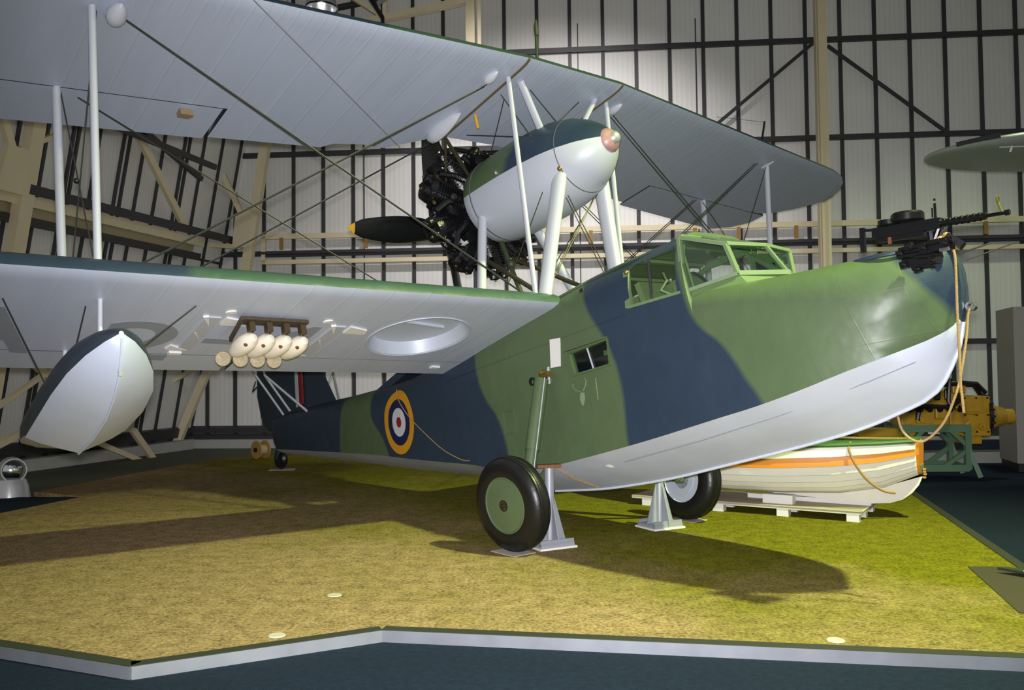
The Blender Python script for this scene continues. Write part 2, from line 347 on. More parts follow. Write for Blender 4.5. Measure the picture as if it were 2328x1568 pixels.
for s_ in bars:
    k = MB(); k.box(wb(s_, 5.9, 0.0), (0.085, 0.07, 12.0), ROTB); child(k, 'mullion', RAIL, wall_back)
for s_ in (2.94, 8.15, 10.93):
    k = MB(); k.box(wb(s_, 6.0, 0.0), (0.025, 0.04, 8.0), ROTB); child(k, 'mullion', RAIL, wall_back)
for z in rails[1:]:
    k = MB(); k.box(wb(10.9, z, 0.03), (25.2, 0.10, 0.12), ROTB); child(k, 'wall_rail', RAIL, wall_back)
k = MB(); k.box(wb(10.9, 0.36, 0.10), (25.2, 0.16, 0.12), ROTB); k.box(wb(10.9, 0.20, 0.06), (25.2, 0.10, 0.10), ROTB); child(k, 'skirting_rail', RAIL, wall_back)
k = MB(); k.box(wb(10.9, 0.03, 0.18), (25.2, 0.30, 0.22), ROTB); child(k, 'white_kerb', mat('kerb_white', (0.42, 0.42, 0.39), 0.7, var=0.1), wall_back)
# wall-mounted cream conduits with brackets
for z in (5.02, 4.40):
    k = MB(); k.box(wb(9.9, z, 0.17), (18.9, 0.08, 0.125 if z > 5 else 0.10), ROTB); child(k, 'conduit', CREAM, wall_back)
k = MB(); k.box(wb(0.50, 4.71, 0.17), (0.10, 0.08, 0.72), ROTB); child(k, 'conduit', CREAM, wall_back)
k = MB(); k.box(wb(9.9, 4.62, 0.20), (18.9, 0.10, 0.06), ROTB); k.box(wb(9.9, 4.55, 0.16), (18.9, 0.06, 0.05), ROTB); child(k, 'cable_tray', RAIL, wall_back)
for s_ in (0.95, 3.03, 5.7, 8.40, 10.81, 11.81, 13.11, 15.2, 17.3):
    k = MB(); k.box(wb(s_, 4.84, 0.2), (0.09, 0.03, 0.30), ROTB); child(k, 'bracket', mat('ochre_bracket', (0.34, 0.19, 0.05), 0.5), wall_back)
# steel columns and braces on the back wall
def wbar(a, b, wd, dp, off, name, par=wall_back, mt=CREAM):
    k = MB(); k.bar(wb(*a, off), wb(*b, off), dp, wd, up=(WN.cross((wb(*b, off) - wb(*a, off)).normalized()))); return child(k, name, mt, par)
wbar((13.66, -0.05), (13.66, 11.6), 0.24, 0.2, 0.5, 'steel_column')
wbar((13.58, -0.05), (13.58, 11.6), 0.05, 0.22, 0.62, 'steel_column')
wbar((13.58, 9.22), (11.3, 7.36), 0.075, 0.05, 0.2, 'wind_brace', mt=RAIL); wbar((13.9, 9.15), (16.5, 7.05), 0.075, 0.05, 0.2, 'wind_brace', mt=RAIL)
wbar((-0.55, 7.6), (-1.84, -0.05), 0.20, 0.2, 0.6, 'steel_column'); wbar((0.78, 7.6), (0.20, 3.9), 0.21, 0.2, 0.6, 'steel_column'); wbar((0.20, 3.9), (-1.51, -0.05), 0.17, 0.16, 0.6, 'steel_brace')
wbar((-0.44, 6.72), (0.20, 5.35), 0.12, 0.1, 0.6, 'steel_brace')
k = MB(); k.prism([wb(-0.80, 7.35, 0.6), wb(-0.22, 7.35, 0.6), wb(-0.30, 6.62, 0.6), wb(-0.88, 6.62, 0.6)], WN * 0.12); child(k, 'gusset_plate', CREAM, wall_back)
k = MB(); k.prism([wb(-1.16, 5.2, 0.6), wb(-0.78, 5.2, 0.6), wb(-0.82, 3.9, 0.6), wb(-1.38, 3.9, 0.6)], WN * 0.12); child(k, 'gusset_plate', CREAM, wall_back)
k = MB(); k.prism([wb(0.02, 5.5, 0.6), wb(0.42, 5.6, 0.6), wb(0.34, 4.7, 0.6), wb(-0.06, 4.7, 0.6)], WN * 0.12); child(k, 'gusset_plate', CREAM, wall_back)
wbar((-1.0, 4.82), (0.12, 4.72), 0.10, 0.1, 0.6, 'steel_brace')
wbar((-1.4, 1.55), (-0.55, 2.05), 0.10, 0.1, 0.9, 'steel_brace')
# left wall: leans inwards ------------------------------------------------
A2 = Vector((-8.18, 20.03, 0)); LD = Vector((-0.27167, -0.96239, 0)); NL = Vector((0.96239, -0.27167, 0))
LV = (UP + NL * 0.2); LVN = LV.normalized(); LN = LD.cross(LVN); LN = LN if LN.dot(NL) > 0 else -LN
def wl(t, z, off=0.0): return A2 + LD * t + LV * z + LN * off
ROTL = Matrix((LD, LN, LVN)).transposed()
if ROTL.determinant() < 0: ROTL = Matrix((LD, -LN, LVN)).transposed()
k = MB(); k.box(wl(5.0, 6.0, -0.10), (13.4, 0.08, 12.4), ROTL); wall_left = struct(k.build('wall_left', _mats['wall_backing'], smooth=0))
lb = [-1.6, -0.9, -0.2, 0.45, 1.1, 1.75, 2.32, 2.9, 3.54, 4.17, 4.75, 5.35, 6.0, 6.7, 7.4, 8.1, 8.8, 9.5, 10.2]
lr = [0.35, 4.40, 8.3, 11.7]
for i in range(len(lb) - 1):
    for j in range(3):
        a, b, c, d = lb[i] + 0.02, lb[i + 1] - 0.02, lr[j] + 0.03, lr[j + 1] - 0.03
        k = MB(); k.box(wl((a + b) / 2, (c + d) / 2, -0.035), (b - a, 0.05, (d - c) * 1.02), ROTL); child(k, 'wall_panel', WALLM, wall_left)
for t in lb + [2.74, 0.95, 4.05]:
    k = MB(); k.box(wl(t, 6.0, 0), (0.06, 0.07, 12.2), ROTL); child(k, 'mullion', RAIL, wall_left)
def wlbar(a, b, wd, dp, off, name, mt=CREAM):
    k = MB(); va, vb = wl(*a, off), wl(*b, off); k.bar(va, vb, dp, wd, up=LN.cross((vb - va).normalized())); return child(k, name, mt, wall_left)
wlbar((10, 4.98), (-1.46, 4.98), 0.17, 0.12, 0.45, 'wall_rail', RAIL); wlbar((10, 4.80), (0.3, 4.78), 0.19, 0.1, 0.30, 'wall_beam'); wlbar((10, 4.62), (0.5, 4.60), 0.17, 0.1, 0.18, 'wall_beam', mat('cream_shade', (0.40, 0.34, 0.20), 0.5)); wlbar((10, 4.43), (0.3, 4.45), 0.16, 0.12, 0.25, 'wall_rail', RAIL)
wlbar((10, 0.36), (-0.5, 0.36), 0.22, 0.14, 0.10, 'skirting_rail', RAIL)
wlbar((10, 6.6), (0.6, 6.45), 0.12, 0.1, 0.5, 'wall_rail', RAIL); wlbar((4.0, 6.9), (1.0, 6.1), 0.10, 0.1, 0.5, 'wall_rail', RAIL)
k = MB(); k.prism([A2 + NL * 0.22 + LD * -0.8 + UP * -0.06, A2 + NL * 0.5 + LD * -0.4 + UP * -0.06, A2 + NL * 0.5 + LD * -0.4 + UP * 0.16, A2 + NL * 0.22 + LD * -0.8 + UP * 0.16], LD * 10.5); child(k, 'white_kerb', _mats['kerb_white'], wall_left)
wlbar((5.36, -0.1), (5.40, 7.5), 0.26, 0.2, 0.4, 'steel_column'); wlbar((5.75, 5.5), (6.4, 6.6), 0.13, 0.1, 0.4, 'steel_brace'); wlbar((5.6, 5.55), (4.7, 6.1), 0.08, 0.08, 0.3, 'steel_brace')
wlbar((2.95, 6.55), (1.05, 5.0), 0.14, 0.1, 0.35, 'steel_brace'); wlbar((5.9, 3.6), (5.4, 2.6), 0.14, 0.1, 0.4, 'steel_brace')
k = MB(); k.prism([wl(5.95, 5.6, 0.4), wl(5.4, 5.6, 0.4), wl(5.4, 4.85, 0.4), wl(6.05, 4.85, 0.4)], LN * 0.12); child(k, 'gusset_plate', CREAM, wall_left)
wlbar((6.6, 0.2), (3.9, 1.25), 0.12, 0.1, 0.75, 'steel_brace'); wlbar((5.2, 2.25), (3.6, 1.35), 0.12, 0.1, 0.6, 'steel_brace'); wlbar((5.6, 1.15), (4.1, 2.1), 0.08, 0.08, 0.6, 'steel_brace')
wlbar((3.3, 0.6), (1.6, -0.02), 0.10, 0.1, 0.8, 'steel_brace'); wlbar((2.3, 0.75), (1.4, -0.02), 0.12, 0.1, 0.9, 'steel_brace')
# ceiling and roof steelwork
k = MB(); k.box((4, 10, 12.2), (36, 26, 0.2)); ceiling = struct(k.build('ceiling', mat('roof_lining', (0.20, 0.20, 0.18), 0.8), smooth=0))
def cbar(a, b, wd, dp, name, mt=CREAM): k = MB(); k.bar(a, b, wd, dp); return child(k, name, mt, ceiling)
cbar(wb(2.6, 9.49, 1.5), wb(5.78, 10.02, 1.5), 0.16, 0.14, 'roof_beam'); cbar(wb(5.76, 8.6, 1.5), wb(5.76, 12, 1.5), 0.2, 0.2, 'roof_post'); cbar(wb(5.95, 8.6, 1.4), wb(5.95, 12, 1.4), 0.08, 0.2, 'roof_post')
cbar(wb(3.82, 9.68, 1.5), wb(3.82, 12, 1.5), 0.1, 0.1, 'roof_post'); cbar(wb(3.8, 9.7, 1.5), wb(2.5, 10.6, 1.5), 0.12, 0.1, 'roof_brace')
cbar(wb(1.1, 9.88, 1.2), wb(3.2, 10.2, 1.2), 0.12, 0.1, 'roof_beam', RAIL); cbar(wb(1.45, 9.4, 1.3), wb(1.45, 12, 1.3), 0.1, 0.1, 'roof_post')

# ================================================================== THE FLYING BOAT (aircraft frame: x nose, y port, z up)
_y = R(49.901); _ap = R(16.388); _bk = 0.024
_port = Vector((math.sin(_y), math.cos(_y), 0)); _fw = Vector((math.cos(_y), -math.sin(_y), 0))
MR = Matrix((_fw, _port, UP)).transposed() @ Matrix(((math.cos(_ap), 0, -math.sin(_ap)), (0, 1, 0), (math.sin(_ap), 0, math.cos(_ap)))) @ Matrix(((1, 0, 0), (0, math.cos(_bk), -math.sin(_bk)), (0, math.sin(_bk), math.cos(_bk))))
ORG = Vector((0.961, 8.683, 0))
def A2W(p): return MR @ Vector(p) + ORG
plane = thing('biplane_flying_boat', 'green and blue camouflaged biplane flying boat with silver underside and rear-facing engine', 'seaplane', ORG, MR)

# ---- hull
ST = [ # x, keel z, chine z, chine half, widest z, half, top z, exponent
 (4.005, 1.24, 1.25, .02, 1.28, .03, 1.32, 2), (3.99, 1.12, 1.14, .05, 1.27, .10, 1.41, 2), (3.955, 1.02, 1.05, .08, 1.25, .19, 1.455, 2.2), (3.90, .905, .925, .06, 1.2, .29, 1.49, 2.3),
 (3.80, .72, .845, .20, 1.15, .39, 1.52, 2.5), (3.57, .49, .79, .42, 1.1, .51, 1.55, 2.9), (3.24, .41, .755, .55, 1.1, .59, 1.60, 3.5), (2.9, .37, .72, .62, 1.1, .63, 1.655, 4.3),
 (2.5, .36, .70, .65, 1.12, .64, 1.735, 5.4), (2.16, .36, .70, .665, 1.2, .64, 1.80, 7.0), (2.15, .36, .70, .665, 1.25, .64, 2.36, 4.2), (1.5, .37, .70, .67, 1.25, .64, 2.395, 4.5),
 (.99, .38, .71, .67, 1.25, .64, 2.42, 4.5), (.43, .42, .73, .67, 1.3, .63, 2.42, 4.5), (.05, .46, .75, .67, 1.3, .63, 2.42, 4.5), (-.63, .57, .82, .66, 1.35, .62, 2.40, 4.5),
 (-.65, .66, .84, .65, 1.35, .62, 2.40, 4.5), (-1.1, .77, 1.01, .62, 1.5, .60, 2.36, 4.2), (-1.7, .94, 1.17, .58, 1.65, .57, 2.37, 4.0), (-2.5, 1.16, 1.385, .53, 1.8, .52, 2.42, 3.8),
 (-3.2, 1.35, 1.58, .485, 1.95, .48, 2.50, 3.6), (-4.1, 1.61, 1.81, .42, 2.15, .42, 2.63, 3.4), (-5.0, 1.86, 2.03, .34, 2.3, .34, 2.78, 3.2), (-6.0, 2.14, 2.27, .24, 2.5, .26, 2.92, 3.0),
 (-6.8, 2.37, 2.46, .15, 2.6, .17, 3.03, 3.0), (-7.02, 2.44, 2.51, .10, 2.65, .13, 3.05, 3.0)]
def hull_half(st):
    x, zk, zc, bc, zs, b, zt, n = st; pts = [(0.0, zk)]
    for t in (.33, .66): pts.append((bc * t, zk + (zc - zk) * t - 0.012 * math.sin(PI * t)))
    pts.append((bc, zc))
    for t in (.25, .5, .75): pts.append((bc + (b - bc) * t, zc + (zs - zc) * t))
    for i in range(11):
        a = PI / 2 * i / 10
        pts.append((b * max(math.cos(a), 0) ** (2 / n), zs + (zt - zs) * math.sin(a) ** (2 / n)))
    return pts
def hull_ring(st):
    h = hull_half(st); x = st[0]
    return [(x, -y, z) for y, z in h] + [(x, y, z) for y, z in h[-2:0:-1]]
def hull_width(x, z):
    """half width of the hull surface at station x, height z"""
    for s0, s1 in zip(ST, ST[1:]):
        if s1[0] <= x <= s0[0]:
            t = (s0[0] - x) / (s0[0] - s1[0]); st = tuple(a + (b - a) * t for a, b in zip(s0, s1)); h = hull_half(st); best = 0
            for (y0, z0), (y1, z1) in zip(h[3:], h[4:]):
                if min(z0, z1) - 1e-6 <= z <= max(z0, z1) + 1e-6 and abs(z1 - z0) > 1e-9: best = max(best, y0 + (y1 - y0) * (z - z0) / (z1 - z0))
            return best
    return 0.5
def refine(tab, breaks):
    out = []
    for i in range(len(tab) - 1):
        p1, p2 = tab[i], tab[i + 1]; out.append(p1)
        if (p1[0], p2[0]) in breaks: continue
        sm0 = i > 0 and (tab[i - 1][0], p1[0]) not in breaks; sm1 = i + 2 < len(tab) and (p2[0], tab[i + 2][0]) not in breaks
        h = p2[0] - p1[0]
        for q in (.33, .67):
            row = [p1[0] + h * q]
            for c in range(1, len(p1)):
                sl = (p2[c] - p1[c]) / h
                m0 = (p2[c] - tab[i - 1][c]) / (p2[0] - tab[i - 1][0]) if sm0 else sl
                m1 = (tab[i + 2][c] - p1[c]) / (tab[i + 2][0] - p1[0]) if sm1 else sl
                t = q; row.append((2 * t**3 - 3 * t**2 + 1) * p1[c] + (t**3 - 2 * t**2 + t) * h * m0 + (-2 * t**3 + 3 * t**2) * p2[c] + (t**3 - t**2) * h * m1)
            out.append(tuple(row))
    return out + [tab[-1]]
ST = refine(ST, {(2.16, 2.15), (-.63, -.65), (4.005, 3.99), (3.99, 3.955)})
rings = [hull_ring(s) for s in ST]; nr = len(rings[0]); nh = len(hull_half(ST[0]))
mis = [0] * nr
for j in range(nr):
    if j < 3 or j >= nr - 3: mis[j] = 1
m = MB(); m.loft(rings, True, True, 0, mis)
for fi, f in enumerate(m.f):
    if len(f) == 4 and sum(m.v[q][0] for q in f) / 4 > 3.90: m.m[fi] = 0
hull = m.build('hull', [HULLCAMO, HULLGREY, LTGREEN], plane, smooth=30)
def cutter(build, mt):
    k = MB(); build(k); return k.build('cutter', mt, None, smooth=0)
# world-space = aircraft-space for the cut: unparent while cutting
hull.parent = None
c1 = cutter(lambda k: k.loft([[(x, -hw, 1.0), (x, hw, 1.0), (x, hw, 2.12), (x, hw - .07, zt), (x, -hw + .07, zt), (x, -hw, 2.12)] for x, hw, zt in ((-.45, .56, 2.34), (1.5, .575, 2.32), (2.3, .50, 2.27))]), LTGREEN)
c2 = cutter(lambda k: k.loft([[(2.1, -.46, 1.3), (2.1, .46, 1.3), (2.1, .46, 2.2), (2.1, -.46, 2.2)], [(2.50, -.38, 1.3), (2.50, .38, 1.3), (2.50, .38, 2.2), (2.50, -.38, 2.2)]]), LTGREEN)
ROTW = Matrix.Rotation(R(4.5), 3, 'Y')
c3 = cutter(lambda k: k.loft([[(.655, y, 1.715), (.665, y, 1.52), (.70, y, 1.51), (1.13, y, 1.475), (1.145, y, 1.49), (1.165, y, 1.675), (1.15, y, 1.685)] for y in (-.9, -.4)]), LTGREEN)
c4 = cutter(lambda k: k.loft([[(1.55, y, 2.225), (1.53, y, 1.885), (2.06, y, 1.80), (2.10, y, 2.205), (1.62, y, 2.25)] for y in (-.9, .9)]), LTGREEN)
boolean_cut(hull, [c2, c4, c3, c1]); hull.parent = plane
def side_y(x, z): return -hull_width(x, z)
def hull_pt(x, z, out=0.0): return (x, side_y(x, z) - out, z)
def on_hull(poly, out, th, name, mt, par=plane, sub=None):
    k = MB(); a = [hull_pt(x, z, out) for x, z in poly]; k.prism(a, (0, -th, 0)); return k.build(name, mt, par, smooth=0)
# window frames and panes on the starboard hull side
def frame_on_hull(poly, wd, name, mt, par=plane, out=0.0, th=0.014):
    cx = sum(p[0] for p in poly) / len(poly); cz = sum(p[1] for p in poly) / len(poly); k = MB(); n = len(poly)
    inn = poly; outp = []
    for (x, z) in poly:
        dx, dz = x - cx, z - cz; outp.append((x + (wd if dx > 0 else -wd), z + (wd if dz > 0 else -wd)))
    vs = []
    for p in (inn, outp):
        for (x, z) in p: vs.append(hull_pt(x, z, out)); vs.append(hull_pt(x, z, out + th))
    fs = []
    for i in range(n):
        j = (i + 1) % n; a, b, c, d = 2 * i, 2 * j, 2 * n + 2 * i, 2 * n + 2 * j
        fs += [(a + 1, b + 1, d + 1, c + 1), (c, d, d + 1, c + 1)[::-1], (a, b, b + 1, a + 1), (a, c, d, b)]
    k.add(vs, fs); return k.build(name, mt, par, smooth=0)
WIN = [(.645, 1.725), (.66, 1.515), (1.14, 1.470), (1.175, 1.682)]
cw = frame_on_hull(WIN, .018, 'cabin_window', DKGREEN)
k = MB(); k.prism([hull_pt(x, z, -.03) for x, z in WIN], (0, .006, 0)); k.build('pane', GLASS, cw, smooth=0)
k = MB(); k.bar(hull_pt(.885, 1.70, -.025), hull_pt(.905, 1.495, -.025), .01, .012); k.build('glazing_bar', STRUT, cw, smooth=0)
k = MB(); k.prism([hull_pt(x, z, 0.001) for x, z in ((.61, 1.765), (1.19, 1.715), (1.19, 1.70), (.61, 1.75))], (0, -.035, 0)); k.build('rain_strip', DKGREEN, cw, smooth=0)
k = MB(); k.prism([(.5, -.45, 1.2), (1.4, -.45, 1.2), (1.4, -.45, 1.85), (.5, -.45, 1.85)], (0, .02, 0)); k.build('dark_cabin_sheet', NAVY, plane, smooth=0)  # flat dark sheet standing in for the cabin interior behind the window
k = MB(); k.bar((.98, -.50, 1.62), (1.12, -.50, 1.60), .02, .045); k.bar((1.12, -.50, 1.62), (1.125, -.5, 1.52), .02, .012); k.build('cabin_bracket', LTGREEN, plane, smooth=0)
k = MB(); k.bar((1.05, -.505, 1.67), (1.11, -.505, 1.63), .015, .018); k.build('brass_catch', BRASS, plane, smooth=0)
k = MB(); k.prism([hull_pt(x, z, .004) for x, z in ((.44, 1.935), (.59, 1.905), (.515, 1.64), (.375, 1.665))], (0, -.006, 0)); k.build('white_plate', WHITE, plane, smooth=0)
# skin seams, access panels, emblem, porthole
def seam(pts, name='skin_seam', r=.005, mt=None, out=0.0):
    k = MB(); k.tube([hull_pt(x, z, out) for x, z in pts], r, 6); k.build(name, mt or DKGREEN, plane)
def lerp_pts(a, b, n): return [(a[0] + (b[0] - a[0]) * i / n, a[1] + (b[1] - a[1]) * i / n) for i in range(n + 1)]
k = MB(); k.tube([hull_pt(x, z) for x, z in lerp_pts((-1.45, 2.06), (1.45, 1.83), 18)], .007, 6); k.build('skin_seam', HULLCAMO, plane)
frame_on_hull([(-.47, 1.44), (-.50, 1.22), (-.34, 1.20), (-.31, 1.42)], .012, 'access_panel', DKGREEN)
k = MB(); k.lathe([(0, .028), (.010, .028), (.010, .018), (.002, .018), (.002, .001)], hull_pt(.93, 2.26, -.002), (0, -1, .12), 16, 0); po = k.build('porthole', mat('porthole_rim', (.12, .11, .10), .3, .6), plane)
k = MB(); k.lathe([(0, .017), (.004, .001)], hull_pt(.93, 2.26, .002), (0, -1, .12), 12); k.build('pane', BLACK, po)
k = MB()
for pts, r in (([(.72, 1.32), (.70, 1.26), (.69, 1.20)], (.026, .034, .012)), ([(.73, 1.33), (.78, 1.37), (.80, 1.41), (.79, 1.44)], (.008, .007, .006, .004)), ([(.70, 1.33), (.64, 1.36), (.61, 1.40), (.62, 1.43)], (.008, .007, .006, .004))):
    k.tube([hull_pt(x, z, .002) for x, z in pts], list(r), 8)
k.build('stag_emblem', FRAMEGREEN, plane)
k = MB(); k.tube([hull_pt(.93, 1.40, .003), hull_pt(.90, 1.20, .003)], .006, 6); k.build('rubbing_strip', FRAMEGREEN, plane)
frame_on_hull([(.33, 1.68), (.30, 1.53), (.315, 1.53), (.345, 1.68)], .006, 'leg_bracket', STRUT)
# bow stem strip, keel band and mooring ring
k = MB(); k.tube([(q[0], 0, q[1] - .004) for q in ST if -.64 < q[0] < 3.905], .014, 8); k.build('keel_band', HULLGREY, plane)
k = MB(); k.tube([(3.62, -.30, .70), (3.3, -.40, .655), (2.6, -.47, .60), (1.8, -.50, .585), (.9, -.50, .60)], .004, 6); k.build('bottom_seam', mat('seam_grey', (.25, .26, .29), .5), plane)
k = MB(); k.tube([(.12, -.66, .745), (.1, -.4, .60), (.07, -.06, .475)], .008, 6); k.build('lashing_strap', ROPE, plane)
k = MB(); k.lathe([(-.02, .035), (-.02, .018), (.02, .018), (.02, .035), (-.02, .035)], (3.985, 0, .99), (.1, 1, 0), 16); k.build('mooring_ring', STEEL, plane)
k = MB(); k.lathe([(0, .05), (.02, .04), (.03, .001)], (.66, -.44, .62), (0, -.5, -.85), 14); k.build('drain_plug', WHITE, plane)

# ---- cockpit canopy
cp = {'at': (2.17, -.55, 2.27), 'ab': (2.105, -.585, 1.80), 'ft': (2.53, -.47, 2.06), 'fb': (2.535, -.42, 1.80)}
def mir(p): return (p[0], -p[1], p[2])
k = MB()
def fb(a, b, wd=.045, ht=.03): k.bar(a, b, wd, ht, up=(0, 1, .1))
for f in (lambda p: p, mir):
    fb(f(cp['at']), f(cp['ab']), .03, .055); fb(f(cp['at']), f(cp['ft']), .03, .045); fb(f(cp['ft']), f(cp['fb']), .03, .05); fb(f(cp['ab']), f(cp['fb']), .03, .055)
k.bar(cp['at'], mir(cp['at']), .05, .04); k.bar(cp['ft'], mir(cp['ft']), .04, .035); k.bar((2.60, 0, 2.045), (2.72, 0, 1.76), .03, .035, up=(0, 1, 0)); k.bar((2.2, 0, 2.285), (2.6, 0, 2.05), .035, .03)
k.bar(cp['ft'], (2.60, 0, 2.05), .035, .03); k.bar(mir(cp['ft']), (2.60, 0, 2.05), .035, .03)
k.bar(cp['fb'], (2.73, 0, 1.75), .04, .04); k.bar(mir(cp['fb']), (2.73, 0, 1.75), .04, .04)
for yy in (-.26, .26): k.bar((2.19, yy, 2.29), (2.565, yy * .9, 2.055), .022, .025)
canopy = k.build('canopy_frame', FRAMEGREEN, plane, smooth=0)
def pane(pts, nrm, par=canopy):
    q = MB(); q.prism(pts, Vector(nrm) * .004); q.build('pane', GLASS, par, smooth=0)
pane([cp['at'], cp['ft'], cp['fb'], cp['ab']], (0, .9, .3)); pane([mir(cp[a]) for a in ('at', 'ft', 'fb', 'ab')], (0, -.9, .3))
pane([cp['ft'], (2.60, 0, 2.05), (2.73, 0, 1.75), cp['fb']], (-1, 0, 0)); pane([mir(cp['ft']), (2.60, 0, 2.05), (2.73, 0, 1.75), mir(cp['fb'])], (-1, 0, 0))
for ya, yb in ((-.54, -.27), (-.26, -.01), (.01, .26), (.27, .54)): pane([(2.19, ya, 2.285), (2.19, yb, 2.285), (2.55, yb * .88, 2.055), (2.55, ya * .88, 2.055)], (0, 0, 1))
k = MB(); k.prism([cp['ab'], cp['fb'], (2.74, -.01, 1.74), (2.74, .01, 1.70), (2.6, -.44, 1.70), (2.15, -.60, 1.72)], (0, 0.01, -.02)); k.build('coaming', LTGREEN, plane, smooth=0)
sw = MB(); sw.bar(hull_pt(1.52, 2.215, -.005), hull_pt(1.505, 1.875, -.005), .03, .06, up=(1, 0, 0)); sw.bar(hull_pt(1.50, 1.88, .0), hull_pt(2.09, 1.80, .0), .02, .025); swo = sw.build('sliding_window', FRAMEGREEN, plane, smooth=0)
k = MB(); k.tube([hull_pt(1.77, 2.22, -.02), hull_pt(1.765, 1.85, -.02)], .013, 8); k.build('window_post', RAIL, swo)
k = MB(); k.ball((1.545, -.585, 2.20), .022); k.build('brass_knob', BRASS, swo)
k = MB(); k.prism([(1.56, .54, 2.14), (1.98, .54, 2.08), (2.02, .54, 1.93), (1.56, .54, 1.80)], (0, .02, 0)); k.build('window_blind', NAVY, plane, smooth=0)
k = MB(); k.prism([(2.14, .50, 2.20), (2.48, .425, 2.04), (2.49, .40, 1.80), (2.12, .52, 1.80)], (0, -.02, 0)); k.build('cockpit_lining', LTGREEN, plane, smooth=0)
k = MB(); k.prism([(2.18, .475, 2.10), (2.40, .42, 2.0), (2.41, .41, 1.88), (2.17, .475, 1.88)], (0, -.006, 0)); k.build('dark_window_panel', NAVY, plane, smooth=0)  # added dark panel where the far front window reads black
# cockpit furniture
for sgn in (-1, 1):
    k = MB(); k.box((1.75, sgn * .27, 1.60), (.42, .40, .07)); k.box((1.56, sgn * .27, 1.86), (.06, .38, .5), Matrix.Rotation(R(-8), 3, 'Y')); k.build('pilot_seat', [LTGREEN], plane, smooth=0)
k = MB(); k.tube([(2.15, -.25, 1.45), (2.12, -.25, 1.72), (2.06, -.25, 1.86)], .018, 8); k.tube([(2.03 - .03 * math.cos(a), -.25 + .14 * math.sin(a), 1.90 + .13 * math.cos(a)) for a in [2 * PI * i / 16 for i in range(17)]], .012, 8); k.build('control_wheel', BLACK, plane)
k = MB(); k.box((2.44, 0, 1.70), (.05, .74, .26)); k.build('instrument_panel', NAVY, plane, smooth=0)
k = MB(); k.tube([(1.80, -.40, 2.10), (1.86, -.46, 2.0), (1.80, -.50, 1.93), (1.93, -.50, 1.83)], .012, 8); k.build('throttle_lever', FRAMEGREEN, plane)
for xx in (1.2, 1.62, 1.95): 
    k = MB(); k.box((xx, 0, 2.285), (.05, .90, .03)); k.build('roof_rib', LTGREEN, plane, smooth=0)

# ---- wings
def airfoil(c, chord, th=.118):   # returns lower z, upper z at fraction c
    if c <= 0: return (.012 * chord, .012 * chord)
    lo = .012 * max(0, 1 - c / .06) ** 2 - .0
    up = th * (1.8 * math.sqrt(c) * (1 - c) ** 1.1) + .012 * (1 - c) + .004
    return lo * chord, up * chord
CUP = [0, .006, .02, .05, .09, .15, .22, .30, .40, .50, .60, .70, .80, .90, 1.0]
def wing_loft(sections, mats, name, par, c0=0.0, zoff=0.0):
    """sections: (y, xLE, xTE(chord end), z, chord) ; surface between c0 and c1 = (xLE-xTE)/chord"""
    rings = []; nU = len(CUP)
    for (y, xle, xs, xe, z, chord) in sections:
        ca = (xle - xs) / chord; cb = (xle - xe) / chord; cs = [ca + (cb - ca) * t for t in CUP]
        low = [(xle - c * chord, y, z + airfoil(c, chord)[0]) for c in cs]; upp = [(xle - c * chord, y, z + airfoil(c, chord)[1]) for c in cs]
        rings.append(low + upp[::-1])
    n = len(rings[0]); mis = [0] * (nU - 1) + [1] * 1 + [1] * (nU - 1) + [1]
    k = MB(); k.loft(rings, True, True, 1, mis); return k.build(name, mats, par, smooth=40)
UC = 2.16
def u_le(y):
    a = abs(y)
    x = 1.125 - max(a - .68, 0) * (.078 if y < 0 else .098)
    return x
def u_te(y): return u_le(y) - UC - max(abs(y) - 3, 0) * .03
def u_z(y): return 4.625 + (abs(y) * .006 if y < 0 else -abs(y) * .006)
def tipshape(a, half=7.14, r=1.25):
    t = max(0, (a - (half - r)) / r); return t
def u_hinge(y): return -.64 - (abs(y) - 3.1) * .085
def upper_main(ys, te_fn):
    out = []
    for y in ys:
        a = abs(y); t = tipshape(a); le = u_le(y) - .75 * (1 - math.sqrt(max(0, 1 - t ** 2.6))) ; te = te_fn(y)
        out.append((y, le, le, min(te, le - .05), u_z(y), UC))
    return out
CUT = [(.0, -.40), (.68, -.42), (.81, -.50), (1.22, -.85), (1.5, -.85), (1.8, -.93), (1.9, -1.04), (3.1, -1.19)]
def te_in(y):
    a = abs(y)
    if a >= CUT[-1][0]: return u_te(y)
    for (y0, x0), (y1, x1) in zip(CUT, CUT[1:]):
        if a <= y1: return x0 + (x1 - x0) * (a - y0) / (y1 - y0)
def tip_te(y):
    a = abs(y); t = tipshape(a, 7.14, 1.2)
    return u_hinge(y) + .9 * t ** 2.2
uw = thing_dummy = None
wing_c = upper_main([-.68, -.4, 0, .4, .68], te_in); upper = wing_loft(wing_c, [SILVERU, WINGCAMO], 'upper_wing_centre', plane)
